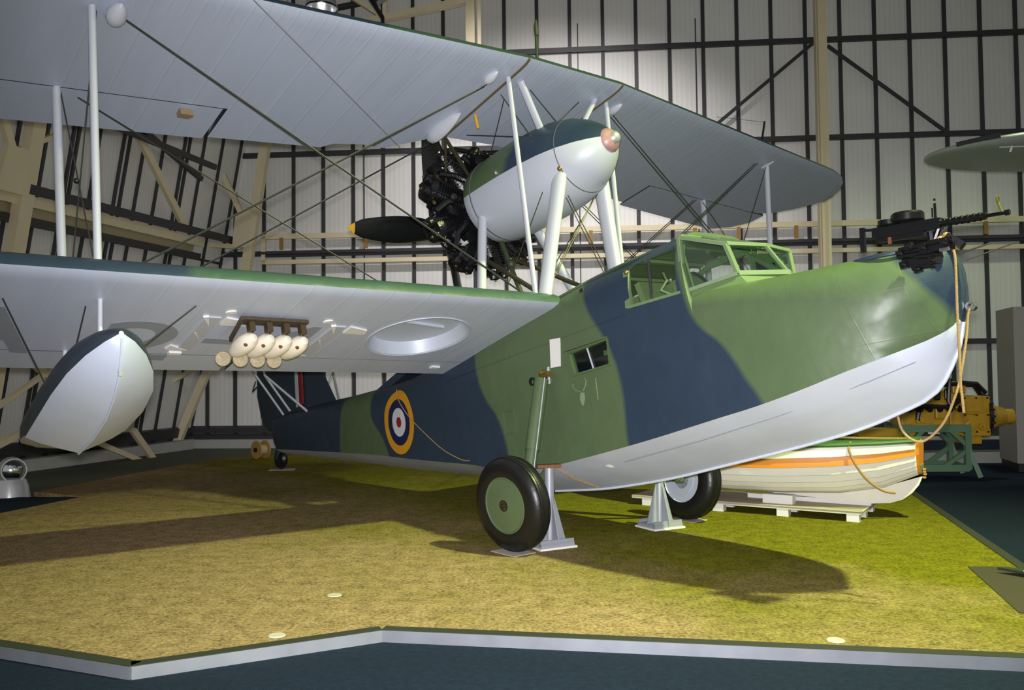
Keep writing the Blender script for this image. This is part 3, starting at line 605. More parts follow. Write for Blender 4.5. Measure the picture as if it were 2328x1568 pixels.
for sg in (-1, 1):
    ys = [sg * a for a in (.69, .81, 1.0, 1.22, 1.36, 1.5, 1.65, 1.8, 1.9, 2.3, 2.7, 3.08)]
    if sg > 0: ys = ys
    ys2 = [sg * a for a in (3.08, 3.6, 4.2, 4.8, 5.4, 5.8, 6.15, 6.48, 6.75, 6.95, 7.08, 7.135)]
    sec1 = upper_main(ys, te_in)
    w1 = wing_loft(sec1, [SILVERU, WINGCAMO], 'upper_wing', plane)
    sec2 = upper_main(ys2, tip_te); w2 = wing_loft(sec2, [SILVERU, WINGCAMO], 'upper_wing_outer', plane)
    ya = [sg * a for a in (3.12, 3.8, 4.5, 5.2, 5.7, 6.1, 6.35)]
    sa = []
    for y in ya:
        t = max(0, (abs(y) - 5.5) / .9); sa.append((y, u_le(y), u_hinge(y) - .012, u_te(y) + .55 * t ** 2.5, u_z(y), UC + max(abs(y) - 3, 0) * .03))
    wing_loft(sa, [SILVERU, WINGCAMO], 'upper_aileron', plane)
    k = MB(); k.tube([(u_le(.68) - c * UC, sg * .685, 4.625 + airfoil(c, UC)[0] - .006) for c in (.0, .01, .03, .08, .2, .4, .6, .71)], .012, 8); k.build('joint_strip', mat('joint_strip_brown', (.12, .085, .03), .6), plane)
# lower wing
LC = 2.09
def l_le(y): return .60 - max(abs(y) - .56, 0) * .077
def l_te(y): return -1.50 - max(abs(y) - .58, 0) * .060
def l_zf(y): return 2.205 + abs(y) * .064
def lw_sections(ys, lefn, tefn, startfn=None):
    out = []
    for y in ys:
        le = lefn(y); out.append((y, le, startfn(y) if startfn else le, tefn(y), 0, LC))
    return out
def lower_loft(sec, name, par=plane, mats=None):
    rings = []; nU = len(CUP)
    for (y, xle, xs, xe, _z, ch) in sec:
        zl = lambda x: l_zf(y) + (x - .586) * .033
        ca = (xle - xs) / ch; cb = (xle - xe) / ch; cs = [ca + (cb - ca) * t for t in CUP]
        low = [(xle - c * ch, y, zl(xle - c * ch) + airfoil(c, ch)[0]) for c in cs]; upp = [(xle - c * ch, y, zl(xle - c * ch) + airfoil(min(c, 1), ch, .165)[1]) for c in cs]
        rings.append(low + upp[::-1])
    mis = [0] * (nU - 1) + [1] + [1] * (nU - 1) + [1]
    k = MB(); k.loft(rings, True, True, 1, mis); return k.build(name, mats or [SILVER, LWINGCAMO], par, smooth=40)
def l_hinge(y): return -1.10 - (abs(y) - .58) * .049
for sg in (-1, 1):
    def lef(y):
        t = tipshape(abs(y), 6.6, 1.0); return l_le(y) - .7 * (1 - math.sqrt(max(0, 1 - t ** 2.6)))
    def tef(y):
        t = tipshape(abs(y), 6.6, 1.0); return l_hinge(y) + .6 * t ** 2.2
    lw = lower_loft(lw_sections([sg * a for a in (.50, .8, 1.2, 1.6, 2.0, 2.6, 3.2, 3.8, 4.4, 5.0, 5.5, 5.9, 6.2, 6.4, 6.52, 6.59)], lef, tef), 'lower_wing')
    if sg < 0:
        lw.parent = None
        cy = cutter(lambda k: k.lathe([(0, .57), (.27, .45)], (-.455, -1.53, 2.12), (-.033, .064, 1), 48), SILVER2)
        boolean_cut(lw, [cy]); lw.parent = plane
        LW = lw
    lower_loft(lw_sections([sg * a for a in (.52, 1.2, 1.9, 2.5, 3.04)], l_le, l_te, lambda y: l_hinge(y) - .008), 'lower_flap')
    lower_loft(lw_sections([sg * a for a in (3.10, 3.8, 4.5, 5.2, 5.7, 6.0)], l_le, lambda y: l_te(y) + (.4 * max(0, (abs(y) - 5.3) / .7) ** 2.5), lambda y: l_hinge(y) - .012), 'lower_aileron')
def lwz(x, y): return l_zf(y) + (x - .586) * .033
# wheel well lining and rib
k = MB(); k.tube([(-.46 + .524 * math.cos(a), -1.52 + .524 * math.sin(a), lwz(-.46 + .524 * math.cos(a), -1.52 + .524 * math.sin(a)) - .002) for a in [2 * PI * q / 48 for q in range(49)]], .007, 6); ww = k.build('wheel_well_rim', SILVER2, plane)
k = MB(); k.bar((-.35, -1.75, lwz(-.35, -1.75) + .12), (-.42, -1.22, lwz(-.42, -1.22) + .12), .03, .05); k.build('well_rib', SILVER2, ww, smooth=0)
# identity letters under the starboard lower wing
LETTER = mat('identity_letter_grey', (.27, .30, .345), .5)
def letter(ch, x0, x1, y0, y1):
    cu = bpy.data.curves.new('glyph', 'FONT'); cu.body = ch; cu.size = 1.0; cu.offset = 0.012
    to = bpy.data.objects.new('glyph', cu); COL.objects.link(to); bpy.context.view_layer.update()
    me = bpy.data.meshes.new_from_object(to.evaluated_get(bpy.context.evaluated_depsgraph_get())); bpy.data.objects.remove(to)
    xs = [v.co.x for v in me.vertices]; ys = [v.co.y for v in me.vertices]; ax, bx, ay, by = min(xs), max(xs), min(ys), max(ys)
    for v in me.vertices:
        u = (v.co.x - ax) / (bx - ax); t = (v.co.y - ay) / (by - ay); X = x0 + (x1 - x0) * t; Y = y0 + (y1 - y0) * u; v.co = (X, Y, lwz(X, Y) - .004)
    me.materials.append(LETTER); me.polygons.foreach_set('use_smooth', [False] * len(me.polygons)); o = bpy.data.objects.new('identity_letter', me); COL.objects.link(o); o.parent = plane
    md = o.modifiers.new('thickness', 'SOLIDIFY'); md.thickness = .002
letter('A', -1.37, -.42, -5.50, -4.80); letter('2', -1.42, -.52, -4.36, -3.70); letter('-', -.93, -.81, -3.52, -3.25); letter('4', -1.30, -.38, -3.20, -2.50)
# bomb-carrier strips and white fittings
def under(poly, name, mt, th=.008, par=plane): 
    q = MB(); q.prism([(x, y, lwz(x, y) - .0005) for x, y in poly], (0, 0, -th)); return q.build(name, mt, par, smooth=0)
CARR = mat('carrier_strip', (.47, .49, .54), .4)
for yc_ in (-3.62, -2.46):
    c = under([(-.32, yc_ - .06), (-.32, yc_ + .06), (-1.10, yc_ + .06), (-1.10, yc_ - .06)], 'carrier_strip', CARR, .012)
    for pl in ([(-.30, yc_ + .10), (-.36, yc_ + .30), (-.46, yc_ + .32), (-.46, yc_ + .10)], [(-.30, yc_ - .05), (-.32, yc_ - .09), (-.50, yc_ + .02)], [(-1.0, yc_ - .14), (-1.1, yc_ + .03), (-1.1, yc_ - .16)], [(-.66, yc_ - .05), (-.67, yc_ - .03), (-.85, yc_ + .06)]):
        under(pl, 'white_fitting', WHITE, .016, c)
for (x, y) in ((-.20, -3.52), (-.24, -2.62)):
    k = MB(); k.lathe([(0, .05), (.012, .045), (.016, .001)], (x, y, lwz(x, y)), (0, 0, -1), 16); k.build('white_disc', WHITE, plane)
# flare rack
fr = MB(); za = lwz(-.30, -3.1)
fr.prism([(-.20, -3.42, za - .0), (-.20, -2.83, za - .03), (-.33, -2.83, za - .03), (-.33, -3.42, za - .0)], (0, 0, -.03)); fr.bar((-.2, -3.43, za - .02), (-.62, -3.38, za - .07), .02, .04)
frack = fr.build('flare_rack', mat('rusty_bracket', (.085, .065, .04), .6, .4, var=.5, vscale=20), plane, smooth=0)
FLW = mat('flare_body_cream', (.80, .74, .60), .35, var=.1, vscale=12)
for i in range(4):
    yy = -3.335 + i * .155; zz = lwz(-.3, yy)
    k = MB(); k.box((-.27, yy, zz - .075), (.07, .05, .10)); k.tube([(-.30, yy + .01, zz - .08), (-.33, yy + .01, zz - .15)], .014, 8); k.build('hook', mat('brown_hook', (.10, .07, .035), .5, .5, var=.5, vscale=30), frack, smooth=0)
    k = MB(); k.lathe([(-.23, .001), (-.215, .035), (-.14, .066), (-.04, .082), (.06, .082), (.13, .066), (.17, .036), (.18, .001)], (-.46, yy, zz - .185), (1, .10, .05), 18); k.build('flare', FLW, frack)
    k = MB(); k.lathe([(0, .018), (.012, .012), (.012, .001)], (-.325, yy - .045, zz - .23), (.4, -.5, -.8), 10); k.build('flare_bolt', mat('rust', (.16, .06, .02), .6), frack)
    k = MB(); k.lathe([(-.05, .045), (0, .062), (.01, .068), (.02, .062), (.02, .05), (.012, .001)], (-.66, yy - .115, zz - .245), (.80, -.45, -.30), 18); lo_ = k.build('flare_lens', mat('dull_brass_lens', (.30, .25, .15), .6, .2, var=.6, vscale=60), frack)
for j, p in enumerate(((-.80, -3.44, 4.62),)):
    k = MB(); k.box(p, (.10, .11, .05)); k.box((p[0] + .04, p[1], p[2] - .02), (.05, .12, .06)); k.build('hinge_bracket', mat('bracket_tan', (.30, .22, .12), .5), plane, smooth=0)
for x, y in ((-1.17, -3.72), (-1.25, -.85)): under([(x, y), (x, y + .11), (x - .05, y + .11), (x - .05, y)], 'hinge_plate', WHITE, .02)

# ---- struts
def strut(a, b, r, flat=.5, name='strut', mt=STRUT, r2=None):
    k = MB(); k.tube([a, b], [r, r2 or r], 16, flat=((1, 0, 0), flat)); return k.build(name, mt, plane)
for sg in (-1, 1):
    ft = (.385, sg * 4.53, u_z(sg * 4.53)); rt = (-.80, sg * 4.53, u_z(sg * 4.53) + .02); flb = (-.171, sg * 4.53, lwz(-.17, 4.53) + .15); rlb = (-1.30, sg * 4.53, lwz(-1.3, 4.53) + .06)
    strut(ft, flb, .040, .72, 'interplane_strut'); strut(rt, rlb, .050, .72, 'interplane_strut')
    for p, q in ((ft, rlb), (rt, flb)):
        q = Vector(q); p = Vector(p); k = MB(); k.tube([p + Vector((0, sg * -.03, -.03)), q], .006, 6); k.build('incidence_wire', WIRE, plane)
    mid = (Vector(ft) + Vector(rt) + Vector(flb) + Vector(rlb)) / 4
    k = MB(); k.ball(mid, .025); k.build('wire_clamp', BLACK, plane)
    strut((.81, sg * .72, 4.62), (.42, sg * .66, 2.38), .030, .7, 'cabane_strut'); strut((.80, sg * .55, 4.62), (.62, sg * .20, 4.10), .045, .6, 'nacelle_strut')
    strut((.80, sg * .30, 3.60), (.43, sg * .56, 2.36), .098, .6, 'nacelle_leg', r2=.09)
    strut((-.42, sg * .36, 3.72), (-.28, sg * .82, 2.40), .062, .7, 'nacelle_leg')
    strut((-.39, sg * .70, 4.62), (-.70, sg * .18, 4.32), .022, .8, 'engine_stay', WIREOL); strut((-.39, sg * .68, 4.62), (-1.0, sg * .35, 4.2), .016, .8, 'engine_stay', WIREOL)
    strut((-.75, sg * .25, 3.35), (.40, sg * .50, 2.40), .026, .8, 'engine_stay', WIREOL)
# ---- bracing wires
def wires(a, b, r=.0065, dup=None, mt=WIRE, name='bracing_wire'):
    k = MB(); k.tube([a, b], r, 6); k.build(name, mt, plane)
    if dup:
        k = MB(); k.tube([Vector(a) + Vector(dup), Vector(b) + Vector(dup)], r, 6); k.build(name, mt, plane)
for sg in (-1, 1):
    z = 4.60
    wires((.39, sg * 4.30, z), (.30, sg * .66, 2.45), .0065, (-.03, 0, .02)); wires((-.80, sg * 4.36, z), (-.85, sg * .60, 2.42), .006, (-.03, 0, .02))
    wires((.70, sg * .93, z - .04), (-.10, sg * 4.45, 2.62), .0055, (-.04, 0, 0), WIRE); wires((-.48, sg * .84, z - .04), (-1.22, sg * 4.45, 2.56), .0055, (-.04, 0, 0), WIRE)
for a, b, mt_ in (((-.24, -.50, 4.58), (.62, -.28, 4.12), WIRE), ((.48, -.52, 4.60), (-.45, -.05, 4.45), WIRE), ((.73, -.36, 4.60), (.62, .25, 4.12), WIRE), ((.73, .36, 4.60), (.62, -.25, 4.12), WIRE),
               ((.76, -.28, 3.56), (.45, .55, 2.42), WIREOL), ((.73, -.28, 3.56), (.40, .55, 2.42), WIREOL), ((.76, .28, 3.50), (.42, -.52, 2.42), WIREOL), ((.73, .28, 3.50), (.37, -.52, 2.42), WIREOL),
               ((.78, .28, 3.50), (-.05, -.35, 2.45), WIRE), ((.60, -.40, 3.48), (-.40, -.55, 2.42), WIREOL), ((.97, -3.49, 4.60), (-.74, -1.07, 4.60), mat('cable_grey', (.24, .245, .25), .5)),
               ((.55, -.62, 4.60), (.65, -.33, 3.95), WIRE)):
    wires(a, b, .0055 if mt_ is WIRE else .005, None, mt_)
k = MB(); k.tube([(.12, -.64, 4.60), (.12, -.64, 4.44)], .016, 8); k.build('yellow_toggle', YELLOW, plane)
def blister(p, d, ln, wd, ht, name='wire_fairing'):
    k = MB(); d = Vector(d).normalized(); p = Vector(p); n = 12; rings = []
    for i in range(9):
        t = i / 8; rr = math.sin(PI * min(1, t ** .7)) ** .6 + .02; c = p + d * (ln * (t - .5)); side = d.cross(UP).normalized()
        rings.append([c + side * (wd * rr * math.cos(2 * PI * j / n)) + UP * (ht * rr * math.sin(2 * PI * j / n)) for j in range(n)])
    k.loft(rings); k.build(name, STRUT, plane)
blister((.42, -4.36, 4.61), (1, 0, 0), .26, .075, .075); blister((.76, -.90, 4.615), (1, 0, 0), .22, .05, .05); blister((-.20, -.84, 4.60), (1, .05, 0), .62, .07, .10); blister((.76, .93, 4.61), (1, 0, 0), .22, .05, .05); blister((.40, 4.53, 4.60), (1, 0, 0), .25, .04, .03); blister((-.2, .84, 4.60), (1, -.05, 0), .62, .07, .10)

# ---- engine nacelle
NA = Vector((1.30, 0, 3.765)); NAX = Vector((-2.84, 0, .265)).normalized()
NACMAT = bpy.data.materials.new('nacelle_paint'); N_, L_, Bs = nodes(NACMAT)
tc = N_.new('ShaderNodeTexCoord'); sp = N_.new('ShaderNodeSeparateXYZ'); L_.new(tc.outputs['Object'], sp.inputs[0])
hz = math_node(N_, L_, 'MULTIPLY_ADD', sp.outputs['X'], .093, math_node(N_, L_, 'ADD', sp.outputs['Z'], 0)) 
bl = math_node(N_, L_, 'MULTIPLY_ADD', math_node(N_, L_, 'SUBTRACT', sp.outputs['X'], math_node(N_, L_, 'MULTIPLY_ADD', sp.outputs['Z'], .5, -1.75)), 8.0, .5, clamp=True)
topc = mixrgb(N_, L_, bl, GREEN, BLUE); fin = mixrgb(N_, L_, math_node(N_, L_, 'GREATER_THAN', hz, 3.905), (.52, .545, .61), topc); L_.new(fin, Bs.inputs['Base Color']); Bs.inputs['Roughness'].default_value = .36
prof = [(-.06, .001), (-.055, .03), (-.03, .075), (.03, .15), (.10, .225), (.22, .315), (.40, .405), (.62, .465), (.88, .495), (1.2, .505), (1.5, .50), (1.75, .485), (1.86, .475), (1.88, .46), (1.86, .44), (1.8, .43), (1.8, .001)]
k = MB(); k.lathe(prof, NA, NAX, 40); nac = k.build('engine_nacelle', NACMAT, plane, smooth=50)
k = MB(); k.lathe([(-.075, .055), (-.072, .062), (-.03, .10), (.0, .125), (.02, .13), (.03, .05)], NA, NAX, 24); k.build('nose_ring', mat('worn_red_cap', (.46, .26, .25), .4, .1, var=.5, vscale=14), nac); k = MB(); k.lathe([(-.115, .001), (-.11, .03), (-.09, .055), (-.06, .07), (-.03, .06)], NA, NAX, 20); k.build('nose_cap', mat('dull_alloy', (.52, .52, .50), .35, .5, var=.3, vscale=14), nac)
k = MB(); k.lathe([(1.72, .489), (1.725, .4935), (1.735, .4935), (1.74, .487)], NA, NAX, 40); k.lathe([(.40, .407), (.403, .4085), (.407, .4105), (.41, .409)], NA, NAX, 40); k.build('panel_line', mat('panel_line_dark', (.10, .10, .11), .5), nac)
def nac_pt(h, ang, r): 
    u = (UP - NAX * NAX.dot(UP)).normalized(); v = NAX.cross(u); return NA + NAX * h + (u * math.cos(ang) + v * math.sin(ang)) * r
for h, a_, rr in ((1.22, R(83), .508), (.42, R(118), .40)):
    for sg in (1, -1):
        p = nac_pt(h, a_, rr)
        if p.y < 0: break
        p = nac_pt(h, -a_, rr)
    k = MB(); k.ball(p, .030); k.build('filler_cap', BRASS if h < 1 else STEEL, nac)
k = MB(); k.lathe([(0, .05), (.16, .05), (.16, .001)], (-.50, 0, 4.06), (0, 0, 1), 12)
k = MB(); k.tube([(.0, -.15, 4.46), (-.5, -.2, 4.60), (-1.0, -.25, 4.62)], .03, 10)
# ---- radial engine
EC = NA + NAX * 2.22
k = MB(); k.lathe([(-.36, .36), (-.25, .36), (-.12, .30), (.14, .30), (.22, .22), (.40, .15), (.55, .11), (.55, .001)], EC, NAX, 28); k.lathe([(.02, .30), (.03, .62), (.06, .62), (.07, .30)], EC, NAX, 36); engine = k.build('radial_engine', ENGBLACK, plane)
eu = (UP - NAX * NAX.dot(UP)).normalized(); ev = NAX.cross(eu)
for i in range(9):
    a = 2 * PI * i / 9 + .17; d = eu * math.cos(a) + ev * math.sin(a); t = NAX.cross(d)
    prof = [(.24, .16)]
    for q in range(11): prof += [(.30 + q * .033, .172), (.314 + q * .033, .172), (.316 + q * .033, .145), (.330 + q * .033, .145)]
    prof += [(.68, .165), (.76, .15), (.78, .001)]
    k = MB(); k.lathe(prof, EC, d, 18); cyl = k.build('engine_cylinder', ENGBLACK, engine, smooth=25)
    k = MB()
    for s_ in (-1, 1):
        k.lathe([(0, .06), (.03, .072), (.10, .058), (.12, .001)], EC + d * .72 + t * .08 * s_ - NAX * .06, d, 10); k.tube([EC + d * .30 - NAX * .17 + t * .05 * s_, EC + d * .76 - NAX * .14 + t * .08 * s_], .016, 8)
        k.tube([EC + d * .62 + NAX * .02 + t * .10 * s_, EC + d * .60 + NAX * .14 + t * .12 * s_, EC + d * .45 + NAX * .2 + t * .12 * s_], .03, 8)
    k.tube([EC + d * .34 + t * .20 - NAX * .2, EC + d * .5 + t * .23 - NAX * .14, EC + d * .68 + t * .18 - NAX * .10], .04, 8); k.box(EC + d * .76, (.10, .10, .10)); k.build('rocker_gear', ENGBLACK, engine)
    for s_ in (-1, 1):
        for prf, pos, axd in (([(0, .018), (.014, .016), (.014, .001)], EC + d * .84 + t * .08 * s_ - NAX * .06, d), ([(0, .020), (.05, .018), (.05, .001)], EC + d * .66 + t * .165 * s_ - NAX * .06, t * s_ - NAX), ([(0, .016), (.02, .014), (.02, .001)], EC + d * .45 + t * .11 * s_ - NAX * .17, -NAX)):
            k = MB(); k.lathe(prf, pos, axd, 8); k.build('plug_fitting', BRASS if i % 2 else STEEL, engine)
k = MB(); k.tube([EC + (eu * math.cos(a) + ev * math.sin(a)) * .50 + NAX * .22 for a in [2 * PI * j / 36 for j in range(37)]], .05, 10); k.build('exhaust_ring', ENGBLACK, engine)
rnd = random.Random(3)
for q in range(26):
    a = 2 * PI * q / 26 + rnd.uniform(-.08, .08); d = eu * math.cos(a) + ev * math.sin(a); c = EC + d * rnd.uniform(.46, .78) - NAX * rnd.uniform(.05, .24); k = MB(); t = NAX.cross(d)
    if q % 3 == 0: k.tube([c, c + d * .10 + t * rnd.uniform(-.12, .12), c + d * .04 + t * rnd.uniform(-.25, .25) + NAX * .1], .022, 8)
    elif q % 3 == 1: k.box(c, (.11, .10, .12), Matrix.Rotation(a, 3, 'X'))
    else: k.lathe([(-.05, .001), (-.05, .05), (.03, .06), (.06, .04), (.06, .001)], c, -NAX + d * .5, 10)
    k.build('engine_accessory', ENGBLACK, engine, smooth=30)
k = MB(); k.box(EC + Vector((.1, -.38, -.42)), (.12, .03, .10)); k.build('data_plate', WHITE, engine, smooth=0)
k = MB(); k.tube([(-.55, -.05, 3.45), (-.42, -.1, 3.0), (-.25, -.15, 2.45)], .028, 8); k.ball((-.42, -.1, 3.12), .05); k.build('oil_sump_pipe', mat('sling_olive', (.045, .06, .025), .5), engine)
k = MB(); k.tube([EC + eu * .72 + ev * .35 - NAX * .3, EC + eu * .80 + ev * .15, EC + eu * .80 - ev * .2, EC + eu * .74 - ev * .4], .03, 8); k.build('ignition_harness', ENGBLACK, engine)
# ---- propeller
PC = Vector((-1.54, 0, 4.03))
k = MB(); k.lathe([(-.13, .09), (-.10, .13), (.10, .13), (.14, .10), (.18, .001)], PC, NAX, 20); prop = k.build('propeller', BLACK, plane)
for i in range(4):
    a = R(-3) + i * PI / 2; d = eu * math.cos(a) + ev * math.sin(a); t = NAX.cross(d); rings = []; tips = []
    for q in range(15):
        r = .09 + (1.43 - .09) * q / 14; s_ = q / 14; ch = .085 + .09 * math.sin(PI * min(1, s_ * 1.05) ** .8); ch *= max(.05, 1 - max(0, (s_ - .85) / .15) ** 2 * .95)
        th = .06 * (1 - s_) ** 1.2 + .010; tw = -R(58 - 38 * s_); cd = t * math.cos(tw) + NAX * math.sin(tw); nd = d.cross(cd); c = PC + d * r
        ring = [c + cd * (ch * math.cos(2 * PI * j / 12)) + nd * (th * math.sin(2 * PI * j / 12)) for j in range(12)]
        (rings if q <= 13 else []).append(ring)
        if q >= 13: tips.append(ring)
    k = MB(); k.loft(rings); k.build('blade', BLACK, prop, smooth=50)
    k = MB(); k.loft(tips); k.build('blade_tip', YELLOW, prop, smooth=50)

# ---- wing floats
FL = [ # x, keel z, chine z, half, deck z
 (.86, 1.83, 1.85, .015, 1.87), (.80, 1.73, 1.82, .09, 1.91), (.66, 1.62, 1.775, .185, 1.95), (.45, 1.54, 1.72, .27, 1.98), (.15, 1.48, 1.665, .33, 1.99), (-.25, 1.44, 1.61, .355, 1.98), (-.70, 1.43, 1.58, .35, 1.95), (-.705, 1.49, 1.60, .345, 1.95), (-1.2, 1.58, 1.68, .29, 1.95), (-1.7, 1.70, 1.76, .19, 1.92), (-2.1, 1.80, 1.83, .05, 1.88)]
for sg in (-1, 1):
    cy_ = sg * 4.645; fl = MB(); rings = []
    for (x, zk, zc, b, zd) in FL:
        h = [(0, zk), (b * .35, zk + (zc - zk) * .30), (b * .7, zk + (zc - zk) * .62), (b, zc)]
        for q in range(1, 7): a = PI / 2 * q / 6; h.append((b * math.cos(a) ** .8 if q < 6 else 0, zc + (zd - zc) * math.sin(a) ** .75))
        cb_ = cy_ + sg * .07 * max(0, x) / .86; rings.append([(x, cb_ - y, z) for y, z in h] + [(x, cb_ + y, z) for y, z in h[-2:0:-1]])
    n = len(rings[0]); mis = [0 if (j < 3 or j >= n - 3) else 1 for j in range(n)]
    fl.loft(rings, True, True, 0, mis); fo = fl.build('wing_float', [SILVER2, mat('float_deck_blue', (.022, .032, .048), .4)], plane, smooth=40)
    k = MB(); k.tube([(x, cy_ + sg * .07 * max(0, x) / .86, zk - .004) for (x, zk, zc, b, zd) in FL[:7]], .010, 6); k.build('keel_strip', SILVER2, fo)
    k = MB(); k.box((.70, cy_ + sg * .057, 1.65), (.012, .02, .06)); k.build('float_ring', STEEL, fo, smooth=0)
    for x, zz in ((-.165, 1.95), (-1.30, 1.92)):
        strut((x, sg * 4.53, lwz(x, 4.53) + .02), (x - .0, sg * 4.58, zz), .026, .7, 'float_strut')
    for (x0, y0, x1, y1) in ((-.13, 3.83, -.3, 4.50), (-.27, 5.15, -.9, 4.75), (-.30, 4.60, -1.0, 4.65)):
        wires((x0, sg * y0, lwz(x0, y0)), (x1, sg * y1, 1.93), .006)
    k = MB(); k.box((-1.22, sg * 4.43, lwz(-1.22, 4.43) - .04), (.06, .10, .06)); k.build('float_fitting', STRUT, plane, smooth=0)

# ---- undercarriage: wheels lie in planes across the machine, axles nearly horizontal
WA = MR.transposed()
def A_from_w(v): return WA @ (Vector(v) - ORG)
def d_from_w(v): return WA @ Vector(v)
for sg in (-1, 1):
    outw = (-_port if sg < 0 else _port); axw = (outw + UP * -.085 + (_fw * .06)).normalized()
    hub = ORG + _port * (sg * 1.27) + UP * .444 ; hub = hub + outw * .0
    hl = A_from_w(hub); ax = d_from_w(axw)
    k = MB(); tyre = [(-.11, .25), (-.115, .30), (-.11, .36), (-.085, .405), (-.045, .43), (0, .437), (.045, .43), (.085, .405), (.11, .36), (.115, .30), (.10, .255), (.05, .24), (-.05, .24), (-.11, .25)]
    k.lathe(tyre, hl, ax, 56); wheel = k.build('main_wheel', RUBBER, plane, smooth=45)
    k = MB()
    for h_, r_ in ((.03, .4335), (.055, .4275), (-.03, .4335), (-.055, .4275)): k.lathe([(h_ - .004, r_ - .006), (h_ - .003, r_ + .003), (h_ + .003, r_ + .003), (h_ + .004, r_ - .006), (h_ - .004, r_ - .006)], hl, ax, 56)
    k.build('tread_rib', RUBBER, wheel, smooth=45)
    k = MB(); k.lathe([(.085, .262), (.103, .260), (.107, .250), (.10, .24), (.108, .12), (.112, .05), (.112, .001)], hl, ax, 44); k.build('hub_disc', DKGREEN if sg < 0 else SILVER2, wheel, smooth=30)
    k = MB(); k.lathe([(-.09, .262), (-.105, .258), (-.108, .245), (-.085, .235), (-.085, .17), (-.10, .165), (-.10, .10), (-.09, .10), (-.09, .001)][::-1], hl, ax, 44); k.build('inner_rim', SILVER2, wheel, smooth=30)
    k = MB(); k.lathe([(.10, .055), (.118, .052), (.118, .035), (.106, .030), (.125, .022), (.135, .018), (.135, .001)], hl, ax, 18); k.build('axle_cap', mat('dark_bronze', (.06, .05, .03), .4, .7, var=.4, vscale=40), wheel)
    k = MB(); k.lathe([(.10, .012), (.112, .010), (.112, .001)], hl + d_from_w(UP) * .165 + d_from_w(_fw) * .02 * 1, ax, 10); k.build('valve', STRUT, wheel)
    top = Vector((.29, sg * .71, 1.575)); bot = hl - ax * .17
    k = MB(); k.tube([top, top + (bot - top) * .6], .070, 18); k.tube([top + (bot - top) * .58, bot], .060, 18); k.tube([bot, hl - ax * .02], .045, 12); leg = k.build('undercarriage_leg', DKGREEN, plane)
    k = MB(); k.ball(top + (top - bot).normalized() * .06, .040); k.box(top + (top - bot).normalized() * .03 + Vector((.06, 0, 0)), (.10, .06, .05)); k.build('leg_pivot', BRASS, leg)
    k = MB(); k.lathe([(-.012, .028), (-.012, .042), (.012, .042), (.012, .028), (-.012, .028)], top + Vector((-.10, sg * .03, .01)), (0, 1, 0), 14); k.build('eye_ring', BLACK, leg)
    k = MB(); k.tube([top + Vector((.075, 0, .05)), bot + Vector((.07, 0, .0))], .005, 8); k.build('brake_pipe', STRUT, leg)
    k = MB(); k.tube([bot, Vector((.05, sg * .60, .78))], .035, 10); k.build('side_stay', DKGREEN, plane)
# tail wheel
tw = A_from_w((-4.09, 15.05, .193)); axt = d_from_w(-_port)
k = MB(); k.lathe([(-.05, .06), (-.065, .12), (-.05, .165), (0, .185), (.05, .165), (.065, .12), (.05, .06), (.045, .001), (-.045, .001), (-.05, .06)][:-1], tw, axt, 28); twh = k.build('tail_wheel', RUBBER, plane)
k = MB(); k.tube([tw + axt * .09 + d_from_w(UP) * .0, tw + axt * .09 + d_from_w(_fw) * .10 + d_from_w(UP) * .12, tw + d_from_w(_fw) * .22 + d_from_w(UP) * .40], [.025, .035, .05], 10); k.build('tail_wheel_fork', TAILBLUE, plane)

# ---- tail
k = MB()
def slab(poly, th, mb): mb.loft([[(x, -th / 2 * (.15 if e else 1), z) for x, z, e in poly], [(x, th / 2 * (.15 if e else 1), z) for x, z, e in poly]])
slab([(-4.95, 2.72, 1), (-5.45, 3.75, 1), (-5.85, 4.35, 1), (-6.3, 4.55, 1), (-6.62, 4.5, 0), (-6.80, 3.6, 0), (-6.88, 2.9, 0), (-6.6, 2.6, 0), (-5.4, 2.6, 0)], .16, k); finp = k.build('tail_fin', TAILBLUE, plane, smooth=30)
k = MB(); slab([(-6.66, 4.5, 0), (-7.1, 4.45, 1), (-7.5, 4.1, 1), (-7.66, 3.6, 1), (-7.62, 3.2, 1), (-7.42, 2.95, 1), (-7.05, 2.80, 1), (-6.93, 2.85, 0), (-6.85, 3.6, 0)], .13, k); rud = k.build('rudder', TAILBLUE, plane, smooth=30)
for x0, c_, n_ in ((-5.98, (.20, .012, .016), 'red'), (-6.10, (.55, .56, .58), 'white')):
    k = MB()
    for sg in (-1, 1): k.prism([(x0, sg * .066, 2.98), (x0 + .11, sg * .066, 2.98), (x0 + .26, sg * .066, 3.65), (x0 + .15, sg * .066, 3.65)], (0, sg * .03, 0))
    k.build('fin_flash', mat('fin_flash_' + n_, c_, .5), finp, smooth=0)
k = MB(); k.bar((-7.60, -.02, 3.75), (-7.80, -.02, 3.72), .012, .018); k.bar((-7.62, -.02, 3.86), (-7.80, -.02, 3.72), .012, .018); k.build('rudder_horn', BLACK, rud, smooth=0)
k = MB(); rings = []
for y in (-1.95, -1.8, -1.4, -.7, 0, .7, 1.4, 1.8, 1.95):
    t = abs(y) / 1.95; le = -5.75 - .35 * t ** 3; te = -7.15 + .5 * t ** 4; zc_ = 4.0; th = .055 * (1 - .6 * t)
    rings.append([(le, y, zc_), (le - .2, y, zc_ - th), ((le + te) / 2, y, zc_ - th * .8), (te, y, zc_), ((le + te) / 2, y, zc_ + th * .8), (le - .2, y, zc_ + th)])
k.loft(rings); k.build('tailplane', TAILBLUE, plane, smooth=50)
